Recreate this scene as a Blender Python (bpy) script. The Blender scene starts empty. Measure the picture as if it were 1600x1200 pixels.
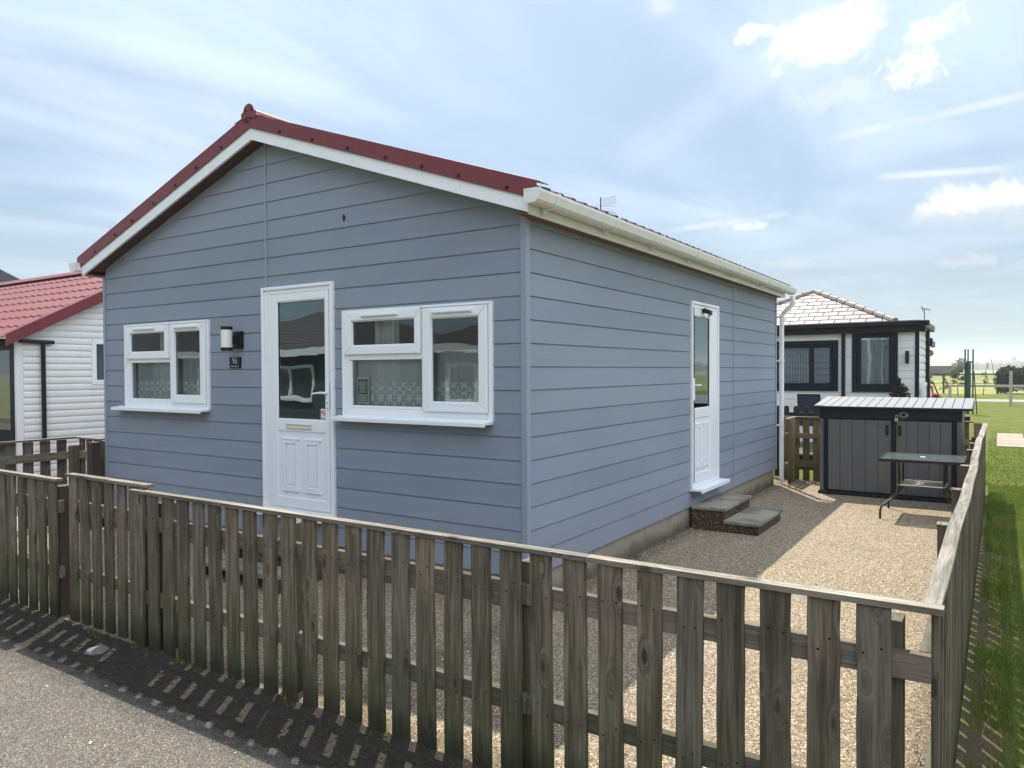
import bpy, bmesh, math, random
import numpy as np
from mathutils import Vector, Matrix
R = math.radians
random.seed(7); rng = np.random.default_rng(7)
S = bpy.context.scene
COL = S.collection

# ------------------------------------------------------------------ camera
YAW, PIT, ROL = -0.5791, -0.0171, -0.0052
CAM = Vector((2.9157, -4.6534, 1.7885))
fw = Vector((math.sin(YAW)*math.cos(PIT), math.cos(YAW)*math.cos(PIT), math.sin(PIT)))
r0 = Vector((math.cos(YAW), -math.sin(YAW), 0)); u0 = r0.cross(fw)
rr = r0*math.cos(ROL)+u0*math.sin(ROL); uu = -r0*math.sin(ROL)+u0*math.cos(ROL)
cd = bpy.data.cameras.new('camera'); cam = bpy.data.objects.new('camera', cd); COL.objects.link(cam)
m = Matrix.Identity(4)
for i in range(3):
    m[i][0] = rr[i]; m[i][1] = uu[i]; m[i][2] = -fw[i]; m[i][3] = CAM[i]
cam.matrix_world = m
cd.sensor_width = 36; cd.lens = 1165.78/1600*36; cd.clip_start = .05; cd.clip_end = 9000
S.camera = cam

# ------------------------------------------------------------------ view, sun, sky
S.view_settings.view_transform = 'Standard'; S.view_settings.look = 'None'
S.view_settings.gamma = 1; S.view_settings.exposure = 0.88
SD = Vector((-0.30, 0.45, 1.0)).normalized()          # towards the sun
EL = math.asin(SD.z); AZ = math.atan2(SD.x, SD.y)     # azimuth from +Y towards +X
sl = bpy.data.lights.new('sun', 'SUN'); sun = bpy.data.objects.new('sun', sl); COL.objects.link(sun)
sl.energy = 4.5; sl.angle = R(.55); sl.color = (1, .94, .85)
sun.rotation_euler = SD.to_track_quat('Z', 'Y').to_euler(); sun.location = (0, 0, 30)

W = bpy.data.worlds.new('World'); S.world = W; W.use_nodes = True
wn = W.node_tree
for n in list(wn.nodes): wn.nodes.remove(n)

class NT:
    """tiny node helper"""
    def __init__(s, t): s.t = t
    def n(s, typ, ins=None, **kw):
        nd = s.t.nodes.new(typ)
        for k, v in kw.items(): setattr(nd, k, v)
        if ins:
            for k, v in ins.items(): s.put(nd.inputs[k], v)
        return nd
    def put(s, sock, v):
        if v is None: return
        if hasattr(v, 'outputs'): v = v.outputs[0]
        if isinstance(v, bpy.types.NodeSocket): s.t.links.new(v, sock)
        else:
            if isinstance(v, (tuple, list)) and len(v) == 3 and sock.type == 'RGBA': v = (*v, 1)
            sock.default_value = v
    def m(s, op, a, b=None, c=None, clamp=False):
        nd = s.t.nodes.new('ShaderNodeMath'); nd.operation = op; nd.use_clamp = clamp
        s.put(nd.inputs[0], a); s.put(nd.inputs[1], b); s.put(nd.inputs[2], c)
        return nd.outputs[0]
    def v(s, op, a, b=None, sc=None):
        nd = s.t.nodes.new('ShaderNodeVectorMath'); nd.operation = op
        s.put(nd.inputs[0], a); s.put(nd.inputs[1], b)
        if sc is not None: s.put(nd.inputs['Scale'], sc)
        return nd.outputs['Value'] if op in ('DOT_PRODUCT', 'LENGTH', 'DISTANCE') else nd.outputs[0]
    def mix(s, f, a, b, bt='MIX'):
        nd = s.t.nodes.new('ShaderNodeMix'); nd.data_type = 'RGBA'; nd.blend_type = bt
        s.put(nd.inputs[0], f); s.put(nd.inputs[6], a); s.put(nd.inputs[7], b)
        return nd.outputs[2]
    def ramp(s, f, stops, interp='LINEAR'):
        nd = s.t.nodes.new('ShaderNodeValToRGB'); cr = nd.color_ramp; cr.interpolation = interp
        while len(cr.elements) < len(stops): cr.elements.new(.5)
        for e, (p, c) in zip(cr.elements, stops):
            e.position = p; e.color = (c, c, c, 1) if not isinstance(c, (tuple, list)) else (*c[:3], 1)
        s.put(nd.inputs[0], f); return nd.outputs[0]
    def mr(s, f, a, b, c=0, d=1, smooth=True):
        nd = s.t.nodes.new('ShaderNodeMapRange'); nd.clamp = True
        if smooth: nd.interpolation_type = 'SMOOTHSTEP'
        s.put(nd.inputs[0], f)
        for i, q in zip((1, 2, 3, 4), (a, b, c, d)): s.put(nd.inputs[i], q)
        return nd.outputs[0]
    def noise(s, vec, scale, detail=3, rough=.5, dist=0, col=False):
        nd = s.n('ShaderNodeTexNoise', {'Scale': scale, 'Detail': detail, 'Roughness': rough, 'Distortion': dist})
        if vec is not None: s.put(nd.inputs['Vector'], vec)
        return nd.outputs['Color' if col else 'Fac']
    def mapp(s, vec, scale=(1, 1, 1), loc=(0, 0, 0), rot=(0, 0, 0)):
        nd = s.n('ShaderNodeMapping'); s.put(nd.inputs[0], vec)
        nd.inputs['Location'].default_value = loc; nd.inputs['Rotation'].default_value = rot; nd.inputs['Scale'].default_value = scale
        return nd.outputs[0]
    def voro(s, vec, scale, feature='F1', rand=1, out='Distance'):
        nd = s.n('ShaderNodeTexVoronoi', {'Scale': scale, 'Randomness': rand}, feature=feature)
        if vec is not None: s.put(nd.inputs['Vector'], vec)
        return nd.outputs[out]
    def sep(s, v):
        nd = s.n('ShaderNodeSeparateXYZ'); s.put(nd.inputs[0], v); return nd.outputs
    def comb(s, x, y, z):
        nd = s.n('ShaderNodeCombineXYZ'); s.put(nd.inputs[0], x); s.put(nd.inputs[1], y); s.put(nd.inputs[2], z); return nd.outputs[0]

def pixdir(px, py):
    """compass direction of a cloud (unit vector), measured once from the photo"""
    return (fw + rr*((px-800)/1165.78) - uu*((py-600)/1165.78)).normalized()

def build_sky():
    g = NT(wn)
    sky = g.n('ShaderNodeTexSky', sky_type='NISHITA', sun_disc=False)
    sky.sun_elevation = EL; sky.sun_rotation = AZ
    sky.air_density = 1.0; sky.dust_density = 2.2; sky.ozone_density = 1.2
    D = g.n('ShaderNodeTexCoord').outputs['Generated']
    x, y, z = g.sep(D)
    zc = g.m('MAXIMUM', z, .03)
    P = g.comb(g.m('DIVIDE', x, zc), g.m('DIVIDE', y, zc), 0)
    # thin high veil, streaky
    st = g.mapp(P, (1.3, .42, 1), (0, 0, 0), (0, 0, R(62)))
    n1 = g.noise(st, .8, 5, .5, .8)
    n2 = g.noise(P, .55, 4, .5, .3)
    veil = g.m('MULTIPLY', g.mr(n1, .30, .66), g.mr(n2, .25, .6))
    veil = g.m('ADD', g.m('MULTIPLY', veil, .55), .32)
    # haze near the horizon
    hz = g.mr(z, .0, .22, .62, 0)
    veil = g.m('MAXIMUM', veil, hz)
    # small cumulus / torn cloud patches
    nz = g.noise(D, 16, 8, .64, .5)
    nz2 = g.noise(D, 40, 6, .65, .8)
    total = None; puff = None
    def patch(px, py, wpx, hpx, gain, thr, nn=nz):
        c = pixdir(px, py); e = pixdir(px+wpx, py)-c; h = pixdir(px, py-hpx)-c
        d = g.v('SUBTRACT', D, tuple(c))
        a = g.m('DIVIDE', g.v('DOT_PRODUCT', d, tuple(e)), e.length_squared)
        b = g.m('DIVIDE', g.v('DOT_PRODUCT', d, tuple(h)), h.length_squared)
        rad = g.m('SQRT', g.m('ADD', g.m('MULTIPLY', a, a), g.m('MULTIPLY', b, b)))
        q = g.m('ADD', g.m('SUBTRACT', nn, .5), g.m('MULTIPLY', g.m('SUBTRACT', 1, rad), .34))
        return g.m('MULTIPLY', g.mr(q, thr-.05, thr+.17), g.m('MULTIPLY', gain, .95, clamp=True)), b
    big, bb = patch(1530, 322, 150, 44, 1.0, .06)
    lst = [patch(1185, 52, 46, 22, .8, .07, nz2)[0], patch(1300, 60, 110, 66, .85, .08)[0],
           patch(1430, 105, 62, 40, .85, .08, nz2)[0], patch(1455, 45, 60, 30, .7, .09, nz2)[0],
           patch(1240, 412, 62, 9, .55, .05, nz2)[0], patch(1515, 408, 60, 14, .6, .06, nz2)[0],
           patch(1165, 355, 45, 10, .5, .08, nz2)[0], patch(1040, 15, 60, 30, .4, .08)[0], patch(1310, 150, 90, 45, .3, .06)[0]]
    cum = big
    for q in lst: cum = g.m('MAXIMUM', cum, q)
    # contrails (thin bands along great circles)
    def trail(p, q, w, gain):
        a = pixdir(*p); b = pixdir(*q); n = a.cross(b).normalized(); t = (b-a)
        off = g.m('ABSOLUTE', g.m('ADD', g.v('DOT_PRODUCT', D, tuple(n)), g.m('MULTIPLY', g.m('SUBTRACT', n2, .5), .02)))
        al = g.m('DIVIDE', g.v('DOT_PRODUCT', g.v('SUBTRACT', D, tuple(a)), tuple(t)), t.length_squared)
        band = g.mr(off, w*.2, w, 1, 0)
        rng_ = g.m('MULTIPLY', g.mr(al, -.05, .15), g.mr(al, .85, 1.1, 1, 0))
        return g.m('MULTIPLY', g.m('MULTIPLY', band, rng_), g.m('MULTIPLY', gain, g.mr(nz, .25, .6)))
    for args in [((1290, 222), (1700, 125), .007, .35), ((1365, 276), (1570, 264), .006, .45), ((1040, 362), (1225, 336), .006, .4),
                 ((960, 260), (1230, 85), .035, .16), ((-80, 60), (330, 260), .05, .16), ((180, 20), (380, 190), .06, .12)]:
        cum = g.m('MAXIMUM', cum, trail(*args))
    white = (6.6, 6.7, 6.8)
    shade = (4.1, 4.5, 4.9)
    cshade = g.mr(g.m('ADD', bb, g.m('MULTIPLY', g.m('SUBTRACT', nz2, .5), 1.2)), -.5, .35)
    ccol = g.mix(cshade, shade, white)
    blue = g.mix(1.0, sky.outputs[0], (.50, .57, .64), 'MULTIPLY')
    glow = g.mr(g.v('DOT_PRODUCT', D, tuple(SD)), .42, .95, .92, 1.5)
    vc = g.v('SCALE', (3.85, 4.65, 5.5), None, glow)
    c1 = g.mix(veil, blue, vc)
    c1 = g.mix(hz, c1, (2.95, 3.7, 4.15))
    c1 = g.mix(cum, c1, ccol)
    # bright cloud deck added behind the viewer, unseen, to lift the shaded walls
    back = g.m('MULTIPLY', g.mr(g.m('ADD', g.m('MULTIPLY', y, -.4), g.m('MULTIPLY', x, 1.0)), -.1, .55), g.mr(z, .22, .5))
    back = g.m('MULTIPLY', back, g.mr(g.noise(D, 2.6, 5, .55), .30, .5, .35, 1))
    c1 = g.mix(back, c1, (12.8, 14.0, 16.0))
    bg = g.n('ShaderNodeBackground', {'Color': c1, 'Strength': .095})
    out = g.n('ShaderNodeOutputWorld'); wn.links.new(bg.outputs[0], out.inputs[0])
build_sky()

# ------------------------------------------------------------------ materials
MATS = {}
def mat(name, fn=None, base=(.5, .5, .5), rough=.5, metal=0, spec=.5, **kw):
    if name in MATS: return MATS[name]
    mt = bpy.data.materials.new(name); mt.use_nodes = True; MATS[name] = mt
    t = mt.node_tree; b = t.nodes['Principled BSDF']
    b.inputs['Base Color'].default_value = (*base, 1); b.inputs['Roughness'].default_value = rough
    b.inputs['Metallic'].default_value = metal; b.inputs['Specular IOR Level'].default_value = spec
    for k, v in kw.items(): b.inputs[k].default_value = v
    if fn: fn(NT(t), b)
    return mt
def OBJ(g): return g.n('ShaderNodeTexCoord').outputs['Object']
def POS(g): return g.n('ShaderNodeNewGeometry').outputs['Position']
def bump(g, b, h, dist=.01, strength=1.0):
    nd = g.n('ShaderNodeBump', {'Strength': strength, 'Distance': dist, 'Height': h}); g.put(b.inputs['Normal'], nd.outputs[0])

def clad_fn(axis, c1, c2):
    def f(g, b):
        p = POS(g); x, y, z = g.sep(p)
        u = x if axis == 'x' else y
        row = g.m('FLOOR', g.m('DIVIDE', g.m('SUBTRACT', z, .24), .175))
        v = g.comb(g.m('ADD', g.m('MULTIPLY', u, 5.0), g.m('MULTIPLY', row, 7.3)), g.m('MULTIPLY', z, 95), row)
        n = g.noise(v, 1.0, 5, .62, .5)
        w = g.noise(g.comb(g.m('MULTIPLY', u, .6), g.m('MULTIPLY', z, 1.0), 3), 1.0, 3, .5)
        dirt = g.noise(g.comb(g.m('MULTIPLY', u, 6), g.m('MULTIPLY', z, .8), 9), 1.0, 4, .6)
        c = g.mix(n, c1, c2)
        c = g.mix(g.mr(w, .3, .7, 0, .5), c, tuple(q*.82 for q in c1))
        brd = g.noise(g.comb(g.m('MULTIPLY', row, 3.7), 3.3, 1.7), 1.0, 1, .5)
        c = g.mix(g.mr(brd, .35, .65, 0, .35), c, tuple(min(1, q*1.12) for q in c2))
        c = g.mix(g.mr(dirt, .55, .8, 0, .25), c, (.26, .27, .27))
        sp = g.mr(z, .24, .7, .35, 0)
        c = g.mix(g.m('MULTIPLY', sp, dirt), c, (.22, .2, .17))
        g.put(b.inputs['Base Color'], c)
        g.put(b.inputs['Roughness'], g.mr(n, .2, .8, .5, .68))
        bump(g, b, n, .0022, .8)
    return f
M_CLADF = mat('cladding_front', clad_fn('x', (.212, .247, .303), (.248, .286, .342)), rough=.6, spec=.3)
M_CLADS = mat('cladding_side', clad_fn('y', (.212, .247, .303), (.248, .286, .342)), rough=.6, spec=.3)
M_TRIMG = mat('cladding_trim', base=(.25, .29, .35), rough=.45)
def upvc(g, b):
    p = POS(g); n = g.noise(p, 7, 4, .6); n2 = g.noise(g.mapp(p, (18, 18, 2)), 1, 4, .6)
    c = g.mix(g.mr(n, .45, .8, 0, .08), (.78, .80, .82), (.72, .73, .72)); c = g.mix(g.mr(n2, .62, .85, 0, .06), c, (.6, .6, .56))
    g.put(b.inputs['Base Color'], c); b.inputs['Roughness'].default_value = .34
M_UPVC = mat('white_upvc', upvc)
def gutterf(g, b):
    p = POS(g); n = g.noise(p, 6, 5, .6); n2 = g.noise(g.mapp(p, (4, 22, 3)), 1, 4, .65)
    c = g.mix(g.mr(n, .4, .75, 0, .6), (.73, .735, .73), (.64, .63, .60)); c = g.mix(g.mr(n2, .52, .8, 0, .4), c, (.5, .47, .42))
    g.put(b.inputs['Base Color'], c); b.inputs['Roughness'].default_value = .35
M_GUT = mat('weathered_white_plastic', gutterf)
def redf(g, b):
    p = POS(g); n = g.noise(p, 3, 5, .6); n2 = g.noise(g.mapp(p, (20, 20, 3)), 1, 3, .6)
    c = g.mix(n, (.145, .022, .026), (.175, .034, .038)); c = g.mix(g.mr(n2, .55, .85, 0, .3), c, (.24, .1, .1))
    g.put(b.inputs['Base Color'], c); g.put(b.inputs['Roughness'], g.mr(n, .3, .7, .32, .5))
M_RED = mat('maroon_coated_steel', redf, spec=.5)
M_REDG = mat('glossy_maroon_sheet', redf, spec=.9)
M_REDG.node_tree.nodes['Principled BSDF'].inputs['Coat Weight'].default_value = .8
M_GALV = mat('grey_sheet_underside', base=(.16, .15, .145), rough=.6)
M_REDD = mat('dark_red_screw', base=(.06, .012, .014), rough=.4)
def pinkf(g, b):
    p = POS(g); n = g.noise(p, 2.2, 5, .65)
    g.put(b.inputs['Base Color'], g.mix(n, (.18, .046, .044), (.24, .082, .075))); b.inputs['Roughness'].default_value = .42
M_PINK = mat('faded_red_tile_steel', pinkf)
M_BLACK = mat('black_plastic', lambda g, b: g.put(b.inputs['Roughness'], g.mr(g.noise(POS(g), 12, 4), .3, .7, .3, .5)), base=(.009, .009, .011), spec=.25)
M_NAVY = mat('dark_navy_frame', base=(.006, .008, .02), rough=.5, spec=.2)
M_DARK = mat('dark_metal_frame', base=(.02, .02, .022), rough=.35, metal=.3)
M_CHROME = mat('dull_chrome', base=(.62, .6, .56), rough=.28, metal=1)
def stainf(g, b):
    p = POS(g); n = g.noise(g.mapp(p, (2, 2, 30)), 1, 5, .6)
    g.put(b.inputs['Base Color'], g.mix(n, (.030, .016, .011), (.055, .032, .020))); bump(g, b, n, .003)
M_STAIN = mat('brown_stained_timber', stainf, rough=.6)
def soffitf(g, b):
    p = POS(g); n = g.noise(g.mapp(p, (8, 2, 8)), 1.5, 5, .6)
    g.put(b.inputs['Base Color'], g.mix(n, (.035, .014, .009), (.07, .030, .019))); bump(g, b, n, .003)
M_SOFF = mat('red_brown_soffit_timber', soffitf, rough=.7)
M_SOFS = mat('lit_brown_soffit_strip', lambda g, b: g.put(b.inputs['Base Color'], g.mix(g.noise(g.mapp(POS(g), (8, 1, 8)), 2, 5, .6), (.10, .042, .022), (.24, .12, .07))), rough=.8)  # lit copy of the darker rake soffit brown, gravel light put into its colour
def concf(g, b):
    p = POS(g); n = g.noise(p, 5, 8, .65); n2 = g.noise(p, 60, 4, .7); z = g.sep(p)[2]
    c = g.mix(n, (.22, .19, .14), (.36, .32, .25)); c = g.mix(g.mr(g.m('SUBTRACT', g.m('MULTIPLY', n, .25), z), -.06, .12), c, (.10, .085, .055))
    c = g.mix(g.mr(g.noise(g.mapp(p, (1, 7, .8)), 1, 4, .6), .5, .75, 0, .5), c, (.15, .13, .1))
    g.put(b.inputs['Base Color'], c); bump(g, b, g.m('ADD', n, g.m('MULTIPLY', n2, .5)), .006)
M_CONC = mat('rendered_plinth', concf, rough=.9)

def woodf(c1, c2, algae=.8, grain_axis='z', dark=1.0):
    def f(g, b):
        oi = g.n('ShaderNodeObjectInfo'); rnd = oi.outputs['Random']
        o = OBJ(g); p = POS(g)
        if grain_axis == 'x': o = g.mapp(o, rot=(0, R(90), 0))
        if grain_axis == 'y': o = g.mapp(o, rot=(R(90), 0, 0))
        off = g.v('ADD', o, g.v('SCALE', (13.1, 7.7, 5.3), None, g.m('MULTIPLY', rnd, 9)))
        # knots
        kv = g.n('ShaderNodeTexVoronoi', {'Scale': 1, 'Randomness': 1}); g.put(kv.inputs['Vector'], g.mapp(off, (9.0, 9.0, 3.3)))
        kd = kv.outputs['Distance']
        knot = g.mr(kd, .07, .14, 1, 0)
        ring = g.mr(kd, .0, .34, 1, 0)
        s = g.v('ADD', g.mapp(off, (48, 48, 2.2)), g.comb(g.m('MULTIPLY', ring, 5), 0, g.m('MULTIPLY', ring, 2)))
        n = g.noise(s, 1.0, 6, .62, .4)
        n_f = g.noise(g.mapp(off, (170, 170, 5)), 1.0, 4, .6)
        big = g.noise(off, 2.4, 4, .6)
        c = g.mix(g.mr(n, .3, .7), c1, c2)
        c = g.mix(g.mr(n_f, .5, .75, 0, .6), c, tuple(q*.42 for q in c1))
        c = g.mix(g.mr(big, .35, .7, 0, .45), c, tuple(q*.62 for q in c1))
        tint = g.m('MULTIPLY_ADD', rnd, .62, .66)
        c = g.mix(1.0, c, g.comb(tint, tint, tint), 'MULTIPLY')
        c = g.mix(g.m('MULTIPLY', g.mr(rnd, .75, 1), .3), c, (.13, .085, .06))
        c = g.mix(g.m('MULTIPLY', g.mr(rnd, .0, .25, 1, 0), g.mr(n, .2, .8, .1, .4)), c, (.27, .245, .20))
        c = g.mix(g.m('MULTIPLY', knot, .75), c, (.035, .026, .018))
        rg = g.m('MULTIPLY', ring, g.mr(g.m('SINE', g.m('MULTIPLY', kd, 150)), .2, 1, 0, .3))
        c = g.mix(rg, c, tuple(q*.45 for q in c1))
        z = g.sep(p)[2]
        a = g.noise(g.mapp(off, (9, 9, 4)), 1, 5, .7)
        al = g.m('MULTIPLY', g.mr(g.m('ADD', z, g.m('MULTIPLY', a, .6)), .35, 1.05, 1, 0), algae)
        c = g.mix(g.m('MULTIPLY', al, g.mr(a, .3, .62)), c, (.052, .062, .018))
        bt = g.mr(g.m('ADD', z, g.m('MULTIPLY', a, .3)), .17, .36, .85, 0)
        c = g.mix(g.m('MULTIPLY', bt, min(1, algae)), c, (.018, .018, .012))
        g.put(b.inputs['Base Color'], c); b.inputs['Roughness'].default_value = .85; b.inputs['Specular IOR Level'].default_value = .1
        hh = g.m('SUBTRACT', g.m('ADD', n, g.m('MULTIPLY', n_f, .6)), g.m('MULTIPLY', knot, .5))
        bump(g, b, hh, .004, 1.0)
    return f
M_WOOD = mat('weathered_grey_green_picket', woodf((.078, .064, .045), (.225, .192, .140), .85))
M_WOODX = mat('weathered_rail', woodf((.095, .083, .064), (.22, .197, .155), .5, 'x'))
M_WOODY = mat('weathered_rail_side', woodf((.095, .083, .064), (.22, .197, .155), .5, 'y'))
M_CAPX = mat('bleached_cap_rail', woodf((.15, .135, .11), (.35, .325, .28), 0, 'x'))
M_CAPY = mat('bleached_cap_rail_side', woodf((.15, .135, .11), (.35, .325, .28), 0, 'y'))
M_POST = mat('weathered_post', woodf((.10, .085, .055), (.17, .145, .095), .8))
M_NAIL = mat('rusty_nail', base=(.012, .009, .007), rough=.9)
M_TAN = mat('tan_treated_picket', woodf((.19, .14, .07), (.29, .22, .12), .35))
M_TANX = mat('tan_treated_rail', woodf((.19, .14, .07), (.29, .22, .12), .2, 'x'))
M_DKFENCE = mat('black_painted_picket', base=(.012, .012, .014), rough=.7)

def gravelf(g, b):
    p = POS(g)
    v = g.n('ShaderNodeTexVoronoi', {'Scale': 112.0, 'Randomness': 1}); g.put(v.inputs['Vector'], p)
    ed = g.voro(p, 112, 'DISTANCE_TO_EDGE')
    rnd = g.sep(v.outputs['Color'])[0]; rn2 = g.sep(v.outputs['Color'])[1]
    c = g.ramp(rnd, [(0, (.12, .085, .06)), (.16, (.27, .20, .125)), (.45, (.44, .355, .235)), (.75, (.57, .475, .325)), (.93, (.76, .67, .50)), (1, (.88, .84, .74))])
    c = g.mix(g.mr(rn2, .8, 1, 0, .6), c, (.33, .17, .1))
    c = g.mix(g.mr(ed, 0, .07, .85, 0), c, (.07, .055, .04))
    big = g.noise(p, .9, 6, .6); spots = g.noise(p, 7, 5, .6)
    c = g.mix(g.mr(big, .45, .75, 0, .32), c, (.25, .2, .14))
    c = g.mix(g.mr(spots, .62, .8, 0, .45), c, (.2, .16, .11))
    # darker margin along the walls and fence
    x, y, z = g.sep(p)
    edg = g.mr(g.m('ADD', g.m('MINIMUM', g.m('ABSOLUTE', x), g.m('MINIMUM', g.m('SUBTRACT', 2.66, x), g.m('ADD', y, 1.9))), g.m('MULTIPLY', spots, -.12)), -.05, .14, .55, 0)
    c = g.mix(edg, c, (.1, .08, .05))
    g.put(b.inputs['Base Color'], c); b.inputs['Roughness'].default_value = .7; b.inputs['Specular IOR Level'].default_value = .15
    bump(g, b, g.mr(ed, 0, .25), .006, 1.0)
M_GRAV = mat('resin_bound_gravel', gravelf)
def asphf(g, b):
    p = POS(g)
    v = g.n('ShaderNodeTexVoronoi', {'Scale': 165.0, 'Randomness': 1}); g.put(v.inputs['Vector'], p)
    ed = g.voro(p, 165, 'DISTANCE_TO_EDGE')
    r1 = g.sep(v.outputs['Color'])[0]
    c = g.ramp(r1, [(0, (.16, .14, .12)), (.3, (.27, .235, .195)), (.7, (.355, .31, .26)), (.95, (.50, .455, .40)), (1, (.68, .63, .57))])
    c = g.mix(g.mr(ed, 0, .09, .9, 0), c, (.04, .037, .034))
    big = g.noise(p, .8, 6, .65); sp = g.noise(p, 24, 4, .6)
    c = g.mix(g.mr(big, .4, .75, 0, .3), c, (.19, .17, .15)); c = g.mix(g.mr(sp, .55, .8, 0, .35), c, (.13, .12, .105))
    v2 = g.n('ShaderNodeTexVoronoi', {'Scale': 3.1, 'Randomness': 1}); g.put(v2.inputs['Vector'], p)
    y = g.sep(p)[1]
    dirt_shade = g.mr(g.m('ADD', y, g.m('MULTIPLY', g.noise(p, 5, 6, .7), .35)), -2.42, -1.98, 0, .93)  # fence-foot dirt, with the depth of the fence shadow also put into the colour
    c = g.mix(dirt_shade, c, (.026, .024, .021))
    g.put(b.inputs['Base Color'], c); b.inputs['Roughness'].default_value = .9; b.inputs['Specular IOR Level'].default_value = .08
    bump(g, b, g.m('ADD', g.mr(ed, 0, .3), g.m('MULTIPLY', g.mr(r1, 0, 1), .5)), .006, 1.0)
M_ASPH = mat('worn_asphalt', asphf)
def soilf(g, b):
    p = POS(g); n = g.noise(p, 30, 6, .7); v = g.voro(p, 120, 'F1', 1, 'Color'); r1 = g.sep(v)[0]
    c = g.mix(n, (.02, .018, .015), (.06, .052, .042)); c = g.mix(g.mr(r1, .85, 1, 0, .22), c, (.2, .18, .15))
    c = g.mix(g.mr(g.noise(p, 4, 4, .6), .6, .75, 0, .4), c, (.03, .04, .012))
    g.put(b.inputs['Base Color'], c); b.inputs['Roughness'].default_value = .95; b.inputs['Specular IOR Level'].default_value = .05; bump(g, b, n, .02)
M_SOIL = mat('dark_soil', soilf)
def lawnf(g, b):
    p = POS(g); n = g.noise(p, 1.3, 6, .65); f = g.noise(p, 45, 5, .7); f2 = g.noise(g.mapp(p, (1, .35, 1)), 7, 5, .65)
    c = g.mix(g.mr(f, .3, .7), (.046, .072, .006), (.13, .155, .018))
    c = g.mix(g.mr(n, .4, .7, 0, .7), c, (.15, .155, .05)); c = g.mix(g.mr(f2, .5, .75, 0, .4), c, (.19, .17, .07))
    x, y, z = g.sep(p)
    bare = g.mr(g.m('ADD', g.m('ABSOLUTE', g.m('SUBTRACT', x, 2.84)), g.m('MULTIPLY', n, .35)), .16, .4, 1, 0)
    bare = g.m('MULTIPLY', bare, g.mr(y, 4, 7, 1, 0))
    c = g.mix(bare, c, g.mix(f, (.07, .05, .03), (.17, .125, .08)))
    g.put(b.inputs['Base Color'], c); b.inputs['Roughness'].default_value = .9; b.inputs['Specular IOR Level'].default_value = .15
    bump(g, b, g.m('ADD', f, f2), .03)
M_LAWN = mat('mown_lawn', lawnf)
def bladef(c1, c2, c3):
    def f(g, b):
        p = POS(g); n = g.noise(p, 2.2, 4, .6); r = g.noise(p, 60, 2, .5)
        c = g.mix(g.mr(r, .3, .7), c1, c2); c = g.mix(g.mr(n, .45, .7, 0, .6), c, c3)
        g.put(b.inputs['Base Color'], c); b.inputs['Roughness'].default_value = .6; b.inputs['Specular IOR Level'].default_value = .25
        b.inputs['Subsurface Weight'].default_value = 0
        tr = g.n('ShaderNodeBsdfTranslucent', {'Color': c}); mx = g.n('ShaderNodeMixShader', {'Fac': .38})
        out = [q for q in g.t.nodes if q.type == 'OUTPUT_MATERIAL'][0]
        g.t.links.new(b.outputs[0], mx.inputs[1]); g.t.links.new(tr.outputs[0], mx.inputs[2]); g.t.links.new(mx.outputs[0], out.inputs[0])
    return f
M_BLADE = mat('grass_blade', bladef((.075, .125, .012), (.16, .23, .026), (.23, .24, .055)))
M_LEAFD = mat('dark_leaf', bladef((.012, .025, .01), (.03, .05, .02), (.02, .03, .02)))
M_LEAFM = mat('mid_leaf', bladef((.05, .08, .02), (.10, .14, .04), (.16, .16, .06)))
M_CONIF = mat('dark_conifer', bladef((.02, .025, .012), (.05, .045, .022), (.07, .045, .03)))
M_BARK = mat('bark', lambda g, b: g.put(b.inputs['Base Color'], g.mix(g.noise(POS(g), 20, 4), (.06, .045, .03), (.13, .1, .07))), rough=.9)
def fieldf(g, b):
    p = POS(g); n = g.noise(g.mapp(p, (.02, .06, 1)), 1, 6, .6); f = g.noise(p, 3, 5, .7)
    c = g.mix(g.mr(f, .3, .7), (.15, .17, .045), (.24, .245, .085)); y = g.sep(p)[1]
    c = g.mix(g.mr(n, .4, .65, 0, .6), c, (.30, .27, .12)); c = g.mix(g.mr(y, 110, 160, 0, .5), c, (.10, .12, .05))
    c = g.mix(g.mr(y, 230, 400, 0, .7), c, (.25, .23, .12))
    g.put(b.inputs['Base Color'], c); b.inputs['Roughness'].default_value = 1; b.inputs['Specular IOR Level'].default_value = .1
M_FIELD = mat('rough_field', fieldf)
M_PATH = mat('pale_concrete_path', lambda g, b: g.put(b.inputs['Base Color'], g.mix(g.noise(POS(g), 2, 5, .6), (.20, .19, .17), (.28, .27, .24))), rough=.9)
def slabf(g, b):
    p = POS(g); n = g.noise(p, 9, 7, .65); n2 = g.noise(p, 2.5, 4, .6)
    c = g.mix(n, (.19, .165, .125), (.34, .30, .235)); c = g.mix(g.mr(n2, .42, .6, 0, .8), c, (.09, .09, .08))
    g.put(b.inputs['Base Color'], c); b.inputs['Roughness'].default_value = .85; bump(g, b, n, .004)
M_SLAB = mat('lichened_slab', slabf)
M_PAVE = mat('sandy_paving', lambda g, b: g.put(b.inputs['Base Color'], g.mix(g.noise(POS(g), 4, 6, .6), (.22, .185, .14), (.34, .29, .225))), rough=.9)
def pebf(g, b):
    p = POS(g); v = g.n('ShaderNodeTexVoronoi', {'Scale': 75.0}); g.put(v.inputs['Vector'], p); ed = g.voro(p, 75, 'DISTANCE_TO_EDGE')
    r1 = g.sep(v.outputs['Color'])[0]
    c = g.ramp(r1, [(0, (.03, .017, .009)), (.5, (.095, .052, .024)), (.85, (.18, .105, .052)), (1, (.34, .24, .15))])
    c = g.mix(g.mr(ed, 0, .08, .8, 0), c, (.02, .014, .01)); g.put(b.inputs['Base Color'], c)
    b.inputs['Roughness'].default_value = .8; bump(g, b, g.mr(ed, 0, .3), .008)
M_PEB = mat('brown_pebble_dash', pebf)

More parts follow.
